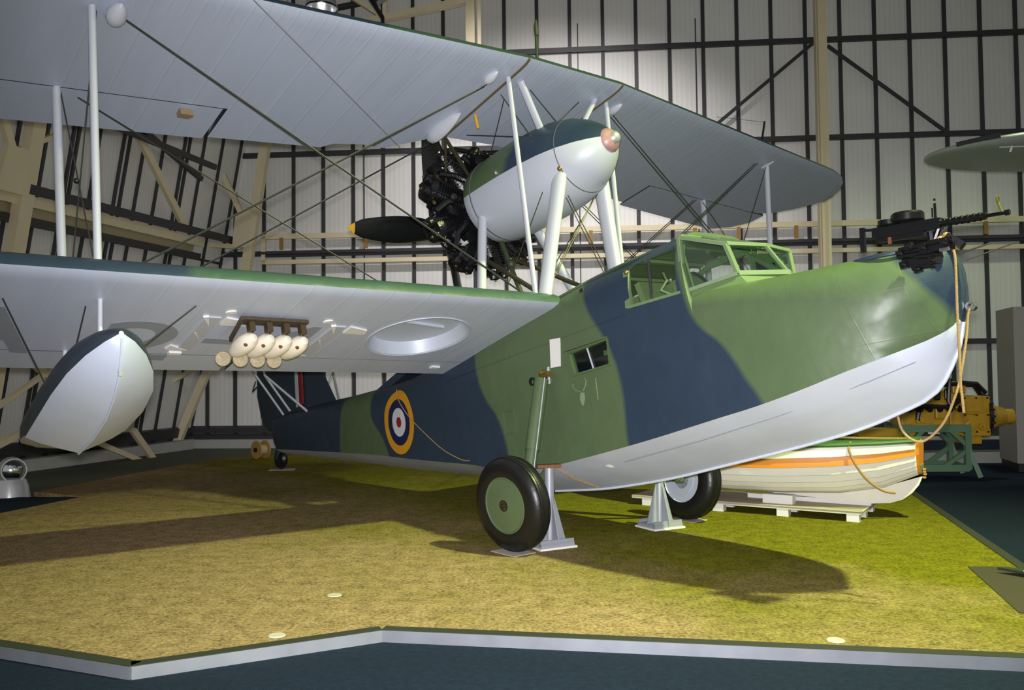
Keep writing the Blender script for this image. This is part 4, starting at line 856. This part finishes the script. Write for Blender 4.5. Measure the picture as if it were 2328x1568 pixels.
for a, b in (((-6.62, -.60, 3.95), (-6.36, -.20, 2.93)), ((-5.98, -.60, 3.50), (-6.10, -.21, 2.93)), ((-5.98, -.60, 3.50), (-5.38, -.29, 2.74)), ((-5.98, -.60, 3.50), (-6.0, -.62, 3.97))):
    strut(a, b, .026, .6, 'tailplane_strut'); strut(mir(a), mir(b), .026, .6, 'tailplane_strut')
k = MB(); k.box((-3.0, 0, 2.50), (.9, .55, .10), Matrix.Rotation(R(-8), 3, 'Y')); k.build('rear_hatch', TAILBLUE, plane, smooth=0)
k = MB(); k.box((-1.95, 0, 2.43), (.5, .62, .12)); k.build('hatch_coaming', TAILBLUE, plane, smooth=0)
# ---- mast, hoisting gear and aerial
k = MB(); k.tube([(1.0, -.45, 4.74), (1.08, -.45, 5.02)], .014, 8); k.tube([(1.08, -.45, 5.0), (1.10, -.45, 5.1), (1.12, -.45, 5.16)], [.022, .024, .010], 8); k.tube([(1.02, -.34, 4.72), (1.0, -.45, 4.78)], .012, 6); k.build('hoisting_sling', mat('sling_olive', (.045, .06, .025), .5), plane)
k = MB(); k.tube([(.45, 4.35, 4.75), (.60, 4.45, 5.18)], .014, 8); k.build('aerial_mast', BLACK, plane)
wires((.60, 4.45, 5.17), (.80, 2.9, 4.85), .003, None, WIRE, 'aerial_wire')

# ---- nose machine gun on its ring
gun = MB(); GB = Vector((3.50, 0, 1.755)); GT = Vector((4.40, .0, 1.515)); gd = (GT - GB).normalized(); gs = Vector((0, 1, 0)); gu = gd.cross(gs) * -1
gu = gu if gu.z > 0 else -gu
def gp(t, u=0, s=0): return GB + gd * t + gu * u + gs * s
GUNM = mat('gun_metal', (.012, .012, .014), .3, .5)
gun.bar(gp(0), gp(.50), .075, .078, up=gu); gun.bar(gp(.02, -.055), gp(.38, -.055), .06, .04, up=gu); g = gun.build('machine_gun', GUNM, plane, smooth=0)
k = MB(); k.tube([gp(.45), gp(.80)], .026, 12); k.tube([gp(.80), gp(.92)], .013, 8); k.tube([gp(.92), gp(.95)], .02, 8); k.build('barrel', GUNM, g)
k = MB()
for q in range(8): k.lathe([(0, .027), (.003, .030), (.018, .030), (.021, .027)], gp(.47 + q * .04), gd, 12)
k.build('cooling_jacket', GUNM, g)
k = MB(); k.lathe([(.0, .10), (.012, .115), (.06, .115), (.075, .10), (.075, .03), (.09, .001)], gp(.26, .045), gu, 24); k.build('ammunition_drum', GUNM, g)
k = MB(); k.lathe([(.0, .07), (.01, .08), (.045, .08), (.055, .001)], gp(.12, .04), gu, 20); k.build('feed_cover', GUNM, g)
k = MB(); k.bar(gp(-.09, .06), gp(-.09, -.13), .03, .035); k.bar(gp(-.09, .04), gp(.0, .03), .02, .02, up=gu); k.build('grip', GUNM, g, smooth=0)
k = MB(); k.tube([gp(.46, .04), gp(.46, .15)], .010, 6); k.tube([gp(.44, .05), gp(.44, .12)], .006, 6); k.tube([gp(.46, .17), gp(.46, .185)], .009, 6); k.build('rear_sight', GUNM, g)
k = MB(); k.tube([gp(.90, .01), gp(.88, .075)], .009, 6); k.lathe([(-.006, .02), (-.006, .028), (.006, .028), (.006, .02), (-.006, .02)], gp(.88, .10), gd, 12); k.build('fore_sight', mat('sight_olive', (.16, .15, .03), .4, .3), g)
k = MB(); k.tube([gp(.48, -.03), gp(.42, -.17)], .020, 8); k.tube([gp(.42, -.05), gp(.43, -.24)], .028, 8); k.build('gun_post', GUNM, g)
k = MB(); k.bar(gp(.14, -.05, -.045), gp(.14, -.10, -.045), .012, .025); k.build('copper_tab', mat('copper_tab', (.28, .10, .04), .4, .5), g, smooth=0)
k = MB(); ring_c = Vector((3.60, 0, 1.50)); k.tube([ring_c + Vector((.36 * math.cos(a), .36 * math.sin(a), -.165 * .36 * math.cos(a))) for a in [2 * PI * i / 32 for i in range(33)]], .018, 8); k.build('gun_ring', TAILBLUE, plane)
# mounting carriage on the starboard bow
mc = MB(); ME = Vector((3.99, -.43, 1.36)); md_ = Vector((1, 0, -.22)).normalized(); mu = Vector((.22, 0, 1)).normalized()
def mp(t, u, s=0): return ME + md_ * t + mu * u + Vector((0, s, 0))
mc.bar(mp(-.14, .03), mp(.16, .03), .09, .06, up=mu); mc.bar(mp(-.16, -.04), mp(.06, -.04), .10, .07, up=mu); mo = mc.build('gun_carriage', GUNM, plane, smooth=0)
for t0, u0, t1, u1, s0, r in ((-.17, .05, .10, .06, -.05, .016), (-.17, .0, .02, .0, -.06, .02), (-.10, -.085, .05, -.085, -.03, .022), (.02, .06, .18, .06, -.02, .024), (-.05, -.02, .12, -.03, -.07, .014)):
    k = MB(); k.tube([mp(t0, u0, s0), mp(t1, u1, s0)], r, 10); k.build('carriage_tube', GUNM, mo)
for t0, u0, s0 in ((-.16, .02, -.05), (-.14, -.06, -.06), (-.06, -.1, -.04), (.0, .03, -.06), (.05, -.06, -.05), (.13, .04, -.04), (-.1, .06, -.04)):
    k = MB(); k.box(mp(t0, u0, s0), (.045, .05, .05)); k.lathe([(0, .014), (.03, .012), (.03, .001)], mp(t0, u0, s0 - .02), (0, -1, 0), 8); k.build('carriage_block', GUNM, mo, smooth=0)
k = MB(); k.tube([mp(.10, .0, -.05), mp(.16, .0, -.05)], .014, 8); k.build('bright_pin', STEEL, mo)
k = MB(); k.bar(mp(.10, .10, .08), mp(.19, .02, .1), .10, .05); k.build('carriage_arm', GUNM, mo, smooth=0)
k = MB(); k.tube([(4.02, -.05, 1.36), (4.24, .0, 1.36)], .006, 6); k.tube([(4.05, .0, 1.31), (4.36, .1, 1.32)], .005, 6); k.build('cleat_wire', WIRE, plane)

# ================================================================== ROPES (separate things)
def curve_tube(pts, r, name, mt, label, cat, n=8, sub=5):
    P = [Vector(p) for p in pts]; out = []
    for i in range(len(P) - 1):
        p0, p1, p2, p3 = P[max(i - 1, 0)], P[i], P[i + 1], P[min(i + 2, len(P) - 1)]
        for q in range(sub):
            t = q / sub; out.append(.5 * ((2 * p1) + (p2 - p0) * t + (2 * p0 - 5 * p1 + 4 * p2 - p3) * t * t + (-p0 + 3 * p1 - 3 * p2 + p3) * t ** 3))
    out.append(P[-1]); k = MB(); k.tube(out, r, n); o = k.build(name, mt, None, smooth=60); tag(o, label, cat); return o
pw = lambda *p: A2W(p)
curve_tube([(3.02, 5.80, 2.47), (3.022, 5.768, 2.371), (3.025, 5.768, 2.047), (3.032, 5.768, 1.749), (3.034, 5.768, 1.54), (3.041, 5.768, 1.451), (3.05, 5.768, 1.338)], .009, 'mooring_rope', ROPE, 'thick pale rope hanging straight down from the gun mount past the bow', 'rope')
curve_tube([(3.20, 5.935, 2.06), (3.185, 5.935, 2.0), (3.169, 5.925, 1.874), (3.128, 5.905, 1.69), (3.091, 5.895, 1.538), (3.061, 5.895, 1.447), (3.011, 5.925, 1.294), (2.956, 5.985, 1.185), (2.886, 6.035, 1.123), (2.826, 6.085, 1.145), (2.794, 6.135, 1.207), (2.80, 6.20, 1.29)], .009, 'mooring_rope', ROPE, 'yellow rope looping from the bow ring below the keel', 'rope')
k = MB()
for i in range(9): k.ball(pw(4.05 - .02 * (i % 3) + random.uniform(-.02, .02), -.14 - .025 * (i // 3) + random.uniform(-.01, .01), 1.45 + random.uniform(-.025, .025)), .032, 8)
tag(k.build('rope_knot', ROPE), 'bunched knot of yellow rope on top of the bow beside the gun', 'knot')
cpts = []
for i, (x, z) in enumerate([(-2.62, 2.30), (-2.52, 2.12), (-2.32, 1.86), (-2.02, 1.58), (-1.70, 1.32), (-1.38, 1.14), (-1.22, 1.09)]): cpts.append(pw(x, side_y(x, min(z, 2.36)) - .012, z))
curve_tube(cpts, .006, 'thin_cord', ROPE, 'thin pale cord hanging down across the roundel on the hull side', 'cord')

# ================================================================== TRESTLES AND PADS
TRM = mat('trestle_grey', (.36, .38, .42), .4, .3, var=.1); 
def trestle(pos, ztop, rz, label):
    t = thing('hull_trestle', label, 'stand', pos, Matrix.Rotation(rz, 3, 'Z'), 'hull trestles')
    k = MB(); k.box((0, 0, .009), (.40, .34, .018)); k.build('white_base', WHITE, t, smooth=0)
    k = MB(); k.box((0, 0, .035), (.36, .30, .034)); k.box((0, .13, .06), (.36, .02, .05)); k.box((0, -.13, .06), (.36, .02, .05)); k.build('base_plate', TRM, t, smooth=0)
    k = MB(); k.lathe([(.05, .048), (ztop, .046), (ztop, .001)], (0, 0, 0), (0, 0, 1), 18); k.build('post', TRM, t)
    for a in (0, PI / 2, PI, 3 * PI / 2):
        d = Vector((math.cos(a), math.sin(a), 0)); s_ = Vector((-d.y, d.x, 0)); k = MB()
        k.prism([d * .04 + UP * .052 - s_ * .006, d * .17 + UP * .052 - s_ * .006, d * .05 + UP * min(.46, ztop - .06) - s_ * .006, d * .04 + UP * min(.46, ztop - .06) - s_ * .006], s_ * .012); k.build('gusset', TRM, t, smooth=0)
    return t
trestle((.34, 8.12, 0), .74, R(28), 'grey steel trestle with triangular gussets beside the nearer green wheel')
trestle((1.545, 9.06, 0), .55, R(28), 'grey steel trestle with triangular gussets beside the farther grey wheel')
k = MB(); k.box((.33, 8.14, .755), (.24, .09, .03), Matrix.Rotation(R(20), 3, 'Z')); tag(k.build('wooden_packer', mat('packing_wood', (.20, .085, .03), .7, var=.4, vscale=12), None, 0), 'thin brown wooden packing piece on top of the nearer trestle', 'packer')
PADM = mat('pad_white', (.52, .48, .40), .6)
def pad(pos, sx, sy, rz, label):
    k = MB(); R3 = Matrix.Rotation(rz, 3, 'Z'); k.loft([[Vector(pos) + R3 @ Vector((sx * a, sy * b, z)) for a, b in ((-1, -1), (1, -1), (1, 1), (-1, 1))] for z in (0.001, .006)]); tag(k.build('wheel_pad', PADM, None, 0), label, 'pad', 'pads under the wheels')
wc1 = ORG + _port * -1.27; wc2 = ORG + _port * 1.27
pad((wc1.x, wc1.y, 0), .17, .13, R(-50), 'pale flat pad under the nearer main wheel'); pad((wc2.x, wc2.y, 0), .17, .13, R(-50), 'pale flat pad under the farther main wheel'); pad((-4.06, 15.02, 0), .22, .14, R(10), 'pale flat pad under the tail wheel')
for (x, y), lb_ in (((-1.34, 6.39), 'small white disc on the grass carpet left of the near wheel'), ((-1.5, 5.42), 'small white disc near the left kerb corner of the carpet'), ((1.94, 5.21), 'small white disc near the front edge at the right')):
    k = MB(); k.lathe([(.001, .055), (.006, .05), (.006, .001)], (x, y, 0), (0, 0, 1), 20); tag(k.build('marker_disc', PADM), lb_, 'marker', 'floor markers')

# ================================================================== WOODEN BOAT ON CRADLE
BU = Vector((-.84, .5426, 0)); BV = Vector((.5426, .84, 0))
boat = thing('clinker_dinghy', 'white clinker-built dinghy with an orange stripe and green gunwale', 'boat', (4.42, 9.32, 0.0), Matrix((BU, -BV, UP)).transposed())
BOATW = mat('boat_white', (.78, .75, .66), .4, var=.05, vscale=8); ORANGE = mat('boat_orange', (.80, .28, .015), .4, var=.08); BGREEN = mat('boat_green', (.07, .17, .045), .45, var=.15)
BST = [ # s along, half beam at sheer, sheer z, keel z, fullness
 (0.0, .20, .86, .50, .9), (.35, .36, .835, .34, .95), (.8, .51, .81, .26, 1.1), (1.4, .62, .785, .235, 1.3), (2.0, .65, .775, .23, 1.4), (2.7, .58, .79, .24, 1.25), (3.3, .38, .83, .29, 1.0), (3.75, .06, .90, .42, .8)]
NSTR = 8
def bpt(st, t, side, out=0.0):
    s_, b, zs, zk, fu = st; a = t * PI / 2
    y = b * math.sin(a) ** (1 / fu) if t > 0 else 0; z = zk + (zs - zk) * (1 - math.cos(a) ** (1 / (.75 + .25 * fu)) if t < 1 else 1)
    return Vector((s_, side * (y + out), z - out * .3))
for side in (-1, 1):
    for q in range(NSTR):
        t0 = q / NSTR; t1 = min(1, (q + 1.12) / NSTR); k = MB(); rings = []
        for st in BST:
            rings.append([bpt(st, t0, side, .026), bpt(st, (t0 + t1) / 2, side, .014), bpt(st, t1, side, .002), bpt(st, t1, side, -.008), bpt(st, (t0 + t1) / 2, side, -.002), bpt(st, t0, side, .006)])
        k.loft(rings); k.build('strake', ORANGE if q == NSTR - 2 else BOATW, boat, smooth=40)
    for q in range(1, NSTR):
        k = MB(); k.tube([bpt(st, q / NSTR, side, .022) for st in BST], .0045, 6); k.build('lap_shadow_line', mat('seam_shade', (.34, .31, .25), .6), boat)  # dark lines painting the shadow under each plank lap
    k = MB(); k.tube([bpt(st, 1, side, .01) + UP * .012 for st in BST], .022, 8); k.build('gunwale', BGREEN, boat)
k = MB(); tr = BST[0]; poly = [bpt(tr, t, 1) for t in (0, .25, .5, .75, 1)] + [bpt(tr, t, -1) for t in (1, .75, .5, .25)]; k.prism(poly, (-.03, 0, 0)); trn = k.build('transom', ORANGE, boat, smooth=0)
k = MB(); poly = [bpt(tr, t, 1) + Vector((-.031, 0, 0)) for t in (0, .25, .5)] + [bpt(tr, t, -1) + Vector((-.031, 0, 0)) for t in (.5, .25)]; k.prism(poly, (-.006, 0, 0)); k.build('transom_lower', mat('boat_sage', (.22, .27, .16), .5), trn, smooth=0)
k = MB(); k.prism([(-.04, -.014, .48), (.0, -.014, .38), (.07, -.014, .29), (.17, -.014, .21), (.30, -.014, .165), (.5, -.014, .145), (.8, -.014, .15), (1.5, -.014, .20), (3.4, -.014, .24), (3.4, -.014, .33), (2.0, -.014, .24), (.8, -.014, .27), (.3, -.014, .36)], (0, .028, 0)); k.build('keel', BOATW, boat, smooth=0)
k = MB(); rings = [[Vector((st[0], -st[1] + .03, st[2] - .015)), Vector((st[0], 0, st[2] + .03)), Vector((st[0], st[1] - .03, st[2] - .015)), Vector((st[0], 0, st[2] - .05))] for st in BST]; k.loft(rings); k.build('green_cover', BGREEN, boat, smooth=50)
k = MB()
for i in range(4): k.box((-.06, random.uniform(-.04, .04), .47 + i * .03), (.03, .05, .02))
k.build('rudder_fitting', BRASS, boat, smooth=0)
bw_ = lambda s_, y, z: Vector((4.42, 9.32, 0)) + BU * s_ + BV * y + UP * z
curve_tube([bw_(.62, -.40, .85), bw_(.62, -.485, .78), bw_(.56, -.47, .62), bw_(.46, -.38, .45), bw_(.33, -.25, .33), bw_(.22, -.16, .30)], .014, 'boat_rope', ROPE, 'brown rope hanging over the side of the white dinghy', 'rope')
curve_tube([bw_(.1, -.10, .885), bw_(.8, -.05, .87), bw_(1.5, .05, .86), bw_(2.2, -.1, .85)], .012, 'boat_rope', ROPE, 'rope lying along the green cover of the dinghy', 'rope')
cr = thing('boat_cradle', 'low white timber cradle under the dinghy', 'cradle', (4.42, 9.32, 0), Matrix((BU, -BV, UP)).transposed())
CRW = mat('cradle_white', (.62, .58, .50), .55, var=.08, vscale=10); CRT = mat('cradle_board', (.45, .38, .26), .6, var=.15, vscale=8)
k = MB(); k.box((1.85, .02, .105), (2.7, .92, .02)); k.build('board', CRT, cr, smooth=0)
k = MB(); k.box((1.85, -.43, .10), (2.7, .02, .035)); k.box((1.85, .47, .10), (2.7, .02, .035)); k.box((.51, .02, .10), (.02, .92, .035)); k.build('board_edge', CRW, cr, smooth=0)
for x in (.60, 1.35, 2.1, 3.0):
    for y in (-.38, .05, .42): k = MB(); k.box((x, y, .045), (.13, .11, .09)); k.build('foot', WHITE, cr, smooth=0)
for x in (1.45, 2.6):
    k = MB(); k.box((x, -.20, .165), (.34, .14, .10)); k.box((x, .24, .165), (.34, .14, .10)); k.build('chock', WHITE, cr, smooth=0)
k = MB(); k.box((1.2, -.05, .14), (1.4, .06, .05)); k.build('runner', WHITE, cr, smooth=0)

# ================================================================== YELLOW AERO ENGINE ON STAND
EY = mat('engine_yellow', (.50, .29, .012), .42, var=.25, vscale=7); EYD = mat('engine_hose_black', (.012, .012, .012), .35)
en = thing('inline_aero_engine', 'yellow inline aero engine with black hoses and a stub propeller shaft', 'engine', (6.9, 13.5, .55), Matrix.Rotation(R(-4), 3, 'Z'))
def ebox(c, d, nm, mt=EY, sm=0): k = MB(); k.box(c, d); bevel = k.build(nm, mt, en, smooth=sm); md = bevel.modifiers.new('bevel', 'BEVEL'); md.width = .02; md.segments = 2; return bevel
ebox((.30, 0, .36), (.42, .55, .62), 'reduction_gear'); ebox((-.35, 0, .30), (.95, .50, .36), 'crankcase'); ebox((-.35, -.12, .60), (.9, .22, .32), 'cylinder_bank'); ebox((-.35, .25, .60), (.9, .22, .32), 'cylinder_bank')
ebox((.25, -.26, .55), (.30, .06, .26), 'gear_cover'); ebox((.0, -.24, .30), (.22, .10, .30), 'pump'); ebox((.28, 0, .0), (.28, .36, .16), 'sump'); ebox((-1.0, 0, .10), (.9, .22, .14), 'intake_trunk'); ebox((.05, -.2, .78), (.2, .16, .14), 'header_tank'); ebox((-.25, -.27, .42), (.16, .10, .20), 'magneto')
k = MB(); k.lathe([(0, .30), (.03, .32), (.06, .30), (.12, .22), (.20, .17), (.32, .14), (.34, .12), (.46, .12), (.46, .001)], (.50, 0, .34), (1, 0, 0), 28); k.build('propeller_shaft', EY, en)
k = MB(); k.lathe([(.0, .335), (.05, .335)], (.49, 0, .36), (1, 0, 0), 28)
for i in range(20): a = 2 * PI * i / 20; k.box((.53, .325 * math.cos(a), .36 + .325 * math.sin(a)), (.06, .03, .03))
k.build('flange_bolts', EYD, en, smooth=0)
for pts in ([(-.8, -.25, .78), (-.5, -.3, .84), (0, -.28, .86), (.3, -.2, .84), (.45, -.1, .68)], [(-.8, -.28, .48), (-.45, -.32, .52), (-.1, -.32, .50), (.05, -.3, .62)], [(.1, -.25, .88), (.35, -.2, .86), (.5, -.15, .72)], [(-.6, -.3, .9), (-.55, -.28, .55), (-.6, -.3, .3)], [(-.1, -.3, .95), (-.12, -.28, .6), (-.05, -.3, .45)]):
    k = MB(); k.tube(pts, .035, 8); k.build('hose', EYD, en)
for i in range(6): ebox((-.72 + i * .15, -.25, .70), (.09, .05, .18), 'ignition_lead', EYD)
for i in range(6): k = MB(); k.lathe([(0, .05), (.12, .045), (.12, .001)], (-.72 + i * .15, -.23, .50), (0, -1, -.3), 10); k.build('exhaust_stub', EYD, en)
for (x, z, r) in ((.20, .22, .09), (.38, .20, .06), (-.02, .50, .06), (-.55, .30, .07), (-.15, .16, .05)):
    k = MB(); k.lathe([(0, r), (.03, r), (.04, r * .8), (.04, r * .4), (.07, r * .35), (.07, .001)], (x, -.27, z), (0, -1, 0), 16); k.build('round_cover', EY, en)
for i in range(9): k = MB(); k.lathe([(0, .016), (.02, .014), (.02, .001)], (.12 + (i % 3) * .17, -.285, .12 + (i // 3) * .26), (0, -1, 0), 8); k.build('bolt', EYD, en)
for pts in ([(-.7, -.33, .25), (-.3, -.36, .22), (.0, -.33, .10), (.15, -.3, .05)], [(.1, -.3, .42), (.3, -.31, .40), (.48, -.28, .46)]):
    k = MB(); k.tube(pts, .018, 8); k.build('fuel_pipe', EY, en)
for x in (-.62, -.30, .02): ebox((x, -.10, .84), (.16, .2, .12), 'rocker_cover')
ebox((-.35, -.28, .13), (.18, .03, .09), 'maker_plate', WHITE)
st_ = thing('engine_stand', 'green welded steel stand carrying the yellow engine', 'stand', (6.55, 13.25, 0), Matrix.Rotation(R(-4), 3, 'Z'))
SG = mat('stand_green', (.12, .22, .13), .45, var=.1)
def sbar(a, b, wd=.09, nm='stand_bar'): k = MB(); k.bar(a, b, wd, wd); k.build(nm, SG, st_, smooth=0)
for y in (-.05, .55):
    sbar((-.55, y, .73), (.50, y, .73), .11, 'top_rail'); sbar((-.45, y, .73), (-.45, y, .10)); sbar((.46, y, .73), (.46, y, .10)); sbar((-.45, y, .12), (.46, y, .12), .10); sbar((-.45, y, .45), (-.2, y, .70), .06, 'corner_brace'); sbar((.46, y, .45), (.2, y, .70), .06, 'corner_brace'); sbar((.46, y, .40), (.10, y, .14), .06, 'corner_brace')
    sbar((.46, y, .45), (.62, y - .05, -.02), .07, 'leg'); sbar((-.45, y, .45), (-.55, y - .05, -.02), .07, 'leg')
for x in (-.45, .46): sbar((x, -.05, .73), (x, .55, .73)); sbar((x, -.05, .12), (x, .55, .12))

# ================================================================== OTHER THINGS IN THE HALL
# wing of a neighbouring aircraft
WG = mat('pale_green_wing', (.33, .37, .31), .35, var=.08, vscale=2)
nw = thing('monoplane_wing', 'pale green-grey rounded wing tip of a neighbouring aircraft', 'wing', (6.14, 12.3, 4.78))
k = MB(); rings = []
for i in range(14):
    s_ = [0, .03, .08, .16, .28, .45, .65, .9, 1.3, 1.8, 2.6, 3.6, 5, 7][i]; t = min(1, s_ / 1.5); hc = .9 * math.sqrt(max(0, 1 - (1 - t) ** 2)) + .01 + s_ * .06; th = .16 * math.sqrt(t) + .008 + s_ * .025
    rings.append([(s_, .1 + hc * math.cos(2 * PI * j / 24), s_ * .035 + th * math.sin(2 * PI * j / 24)) for j in range(24)])
k.loft(rings); k.build('wing_panel', WG, nw, smooth=60)
k = MB(); k.bar((.18, -.36, .03), (.62, -.68, .075), .07, .06); k.build('black_boot', BLACK, nw, smooth=0)
k = MB(); k.bar((.50, -.85, -.14), (7, -1.25, -.10), .01, .014); k.build('panel_seam', STRUT, nw, smooth=0)
k = MB(); k.tube([(.66, -.82, -.20), (.68, -.84, -.12)], .015, 8); k.build('drain_pin', WHITE, nw)
# grey partition cabinet
gc = thing('display_cabinet', 'plain grey cabinet with a dark plinth at the right edge', 'cabinet', (8.60, 14.3, -.08), Matrix.Rotation(R(-15), 3, 'Z'))
CG = mat('cabinet_grey', (.34, .33, .28), .6); k = MB(); k.box((.45, .3, 1.45), (1.3, 1.0, 2.6)); k.build('cabinet_body', CG, gc, smooth=0)
k = MB(); k.box((.45, .3, .08), (1.26, .96, .16)); k.build('plinth', NAVY, gc, smooth=0); k = MB(); k.box((.28, -.205, 1.45), (.02, .012, 2.55)); k.build('corner_strip', CREAM, gc, smooth=0)
# low heater box and kerb below the wall at the right
hb = thing('wall_heater', 'long dark blue heater box above a white kerb behind the engine stand', 'heater', (8.4, 15.6, -.065))
k = MB(); k.box((-.9, 0, .33), (3.2, .18, .18)); k.build('heater_case', mat('heater_blue', (.02, .03, .05), .4), hb, smooth=0); k = MB(); k.box((-.9, .02, .10), (3.2, .22, .20)); k.build('heater_kerb', _mats['kerb_white'], hb, smooth=0)
# cable reel
rl = thing('cable_reel', 'brown wooden cable reel with a black hub beside the tail wheel', 'reel', (-5.05, 17.1, .0), Matrix.Rotation(R(-40), 3, 'Z'))
RW = mat('reel_wood', (.42, .26, .07), .6, var=.25, vscale=9)
for y in (-.10, .10): k = MB(); k.lathe([(-.012, .05), (-.012, .18), (.012, .18), (.012, .05), (-.012, .05)], (0, y, .18), (0, 1, 0), 28); k.build('flange', RW, rl)
k = MB(); k.lathe([(-.09, .10), (.09, .10)], (0, 0, .18), (0, 1, 0), 20); k.build('drum', mat('reel_core', (.5, .38, .22), .7), rl); k = MB(); k.lathe([(-.14, .001), (-.14, .045), (.14, .045), (.14, .001)], (0, 0, .18), (0, 1, 0), 16); k.build('hub', BLACK, rl)
# floor spotlight at the left on its blue mat
sl = thing('floor_spotlight', 'silver ball-shaped floor spotlight on a round base', 'lamp', (-7.05, 12.05, -.066))
k = MB(); k.lathe([(0, .26), (.02, .27), (.20, .24), (.30, .20), (.30, .001)], (-.05, 0, 0), (0, 0, 1), 28); k.build('base', mat('lamp_silver', (.62, .62, .63), .28, .4), sl)
k = MB(); k.lathe([(-.19, .001), (-.17, .09), (-.10, .165), (0, .19), (.10, .175), (.14, .165), (.14, .15), (.06, .14), (-.05, .08), (-.06, .001)], (-.02, 0, .42), (.62, -.70, .05), 28); k.build('lamp_head', mat('lamp_silver', (.62, .62, .63), .28, .4), sl)
k = MB(); k.lathe([(.0, .135), (.03, .09), (.04, .001)], (.06, -.10, .424), (.62, -.70, .05), 24); k.build('lens', mat('lamp_mirror', (.7, .72, .75), .12, 1.0), sl)
k = MB(); k.prism([(-9.5, 12.0, -.064), (-5.98, 11.86, -.064), (-6.27, 10.49, -.064), (-9.5, 9.7, -.064)], (0, 0, .06)); struct(k.build('floor_side', CARPET, None, 0))
# low information board at the right
ib = thing('information_board', 'low dark green board on a brown mat at the right edge of the carpet', 'sign', (3.95, 6.7, 0))
k = MB(); k.prism([(-.20, .40, .001), (.12, .36, .001), (.02, -.35, .001), (-.5, -1.0, .001), (-.58, -.95, .001)], (0, 0, .004)); k.build('brown_mat', mat('brown_mat', (.045, .038, .02), .9), ib, smooth=0)
k = MB(); k.prism([(-.09, .16, .03), (.20, .12, .03), (.20, -.25, .03)], (0, 0, .02)); k.box((.1, .05, .02), (.05, .05, .035)); k.build('board_plate', mat('board_green', (.03, .04, .02), .5), ib, smooth=0)
for x in (.04, .10): k = MB(); k.lathe([(0, .008), (.004, .001)], (x, .02, .05), (0, 0, 1), 8); k.build('screw', WHITE, ib)
# pendant high-bay lamp at the top
CHR = mat('chrome_reflector', (.62, .63, .65), .22, .7)
pl = thing('pendant_lamp', 'polished dome pendant lamp hanging above the wing at the top edge', 'lamp', (-2.83, 12.7, 7.30))
k = MB(); k.lathe([(-.10, .235), (-.085, .24), (.0, .22), (.12, .16), (.20, .08), (.24, .05), (.24, .001), (.22, .001), (.18, .07), (.10, .145), (0, .205), (-.10, .225), (-.10, .235)], (0, 0, 0), (0, 0, 1), 36); k.build('reflector', CHR, pl)
k = MB(); k.lathe([(-.105, .236), (-.115, .24), (-.10, .247), (-.085, .24), (-.105, .236)], (0, 0, 0), (0, 0, 1), 36); k.build('rim', BLACK, pl)
k = MB(); k.ball((0, 0, -.03), .055); k.build('bulb', mat('lamp_bulb', (.9, .9, .9), .4, emit=(1.0, .97, .9, 4.0)), pl)
k = MB(); k.tube([(0, 0, .22), (0, 0, 4.7)], .012, 8); k.build('cable', BLACK, pl)
fd = thing('flood_lamp', 'black floodlight hanging on an arm from the roof beam', 'lamp', (-2.35, 15.0, 8.3))
k = MB(); k.box((-.05, 0, .22), (.22, .2, .45), Matrix.Rotation(R(-38), 3, 'Y')); k.box((-.15, -.05, .4), (.25, .2, .12)); k.build('flood_body', BLACK, fd, smooth=0)
k = MB(); k.bar((-.42, 0, .55), (.10, 0, -.28), .07, .07); k.bar((.10, 0, -.26), (.10, 0, -.6), .06, .06); k.bar((-.4, 0, .55), (-.4, 0, 3.75), .05, .05); k.build('arm', BLACK, fd, smooth=0)
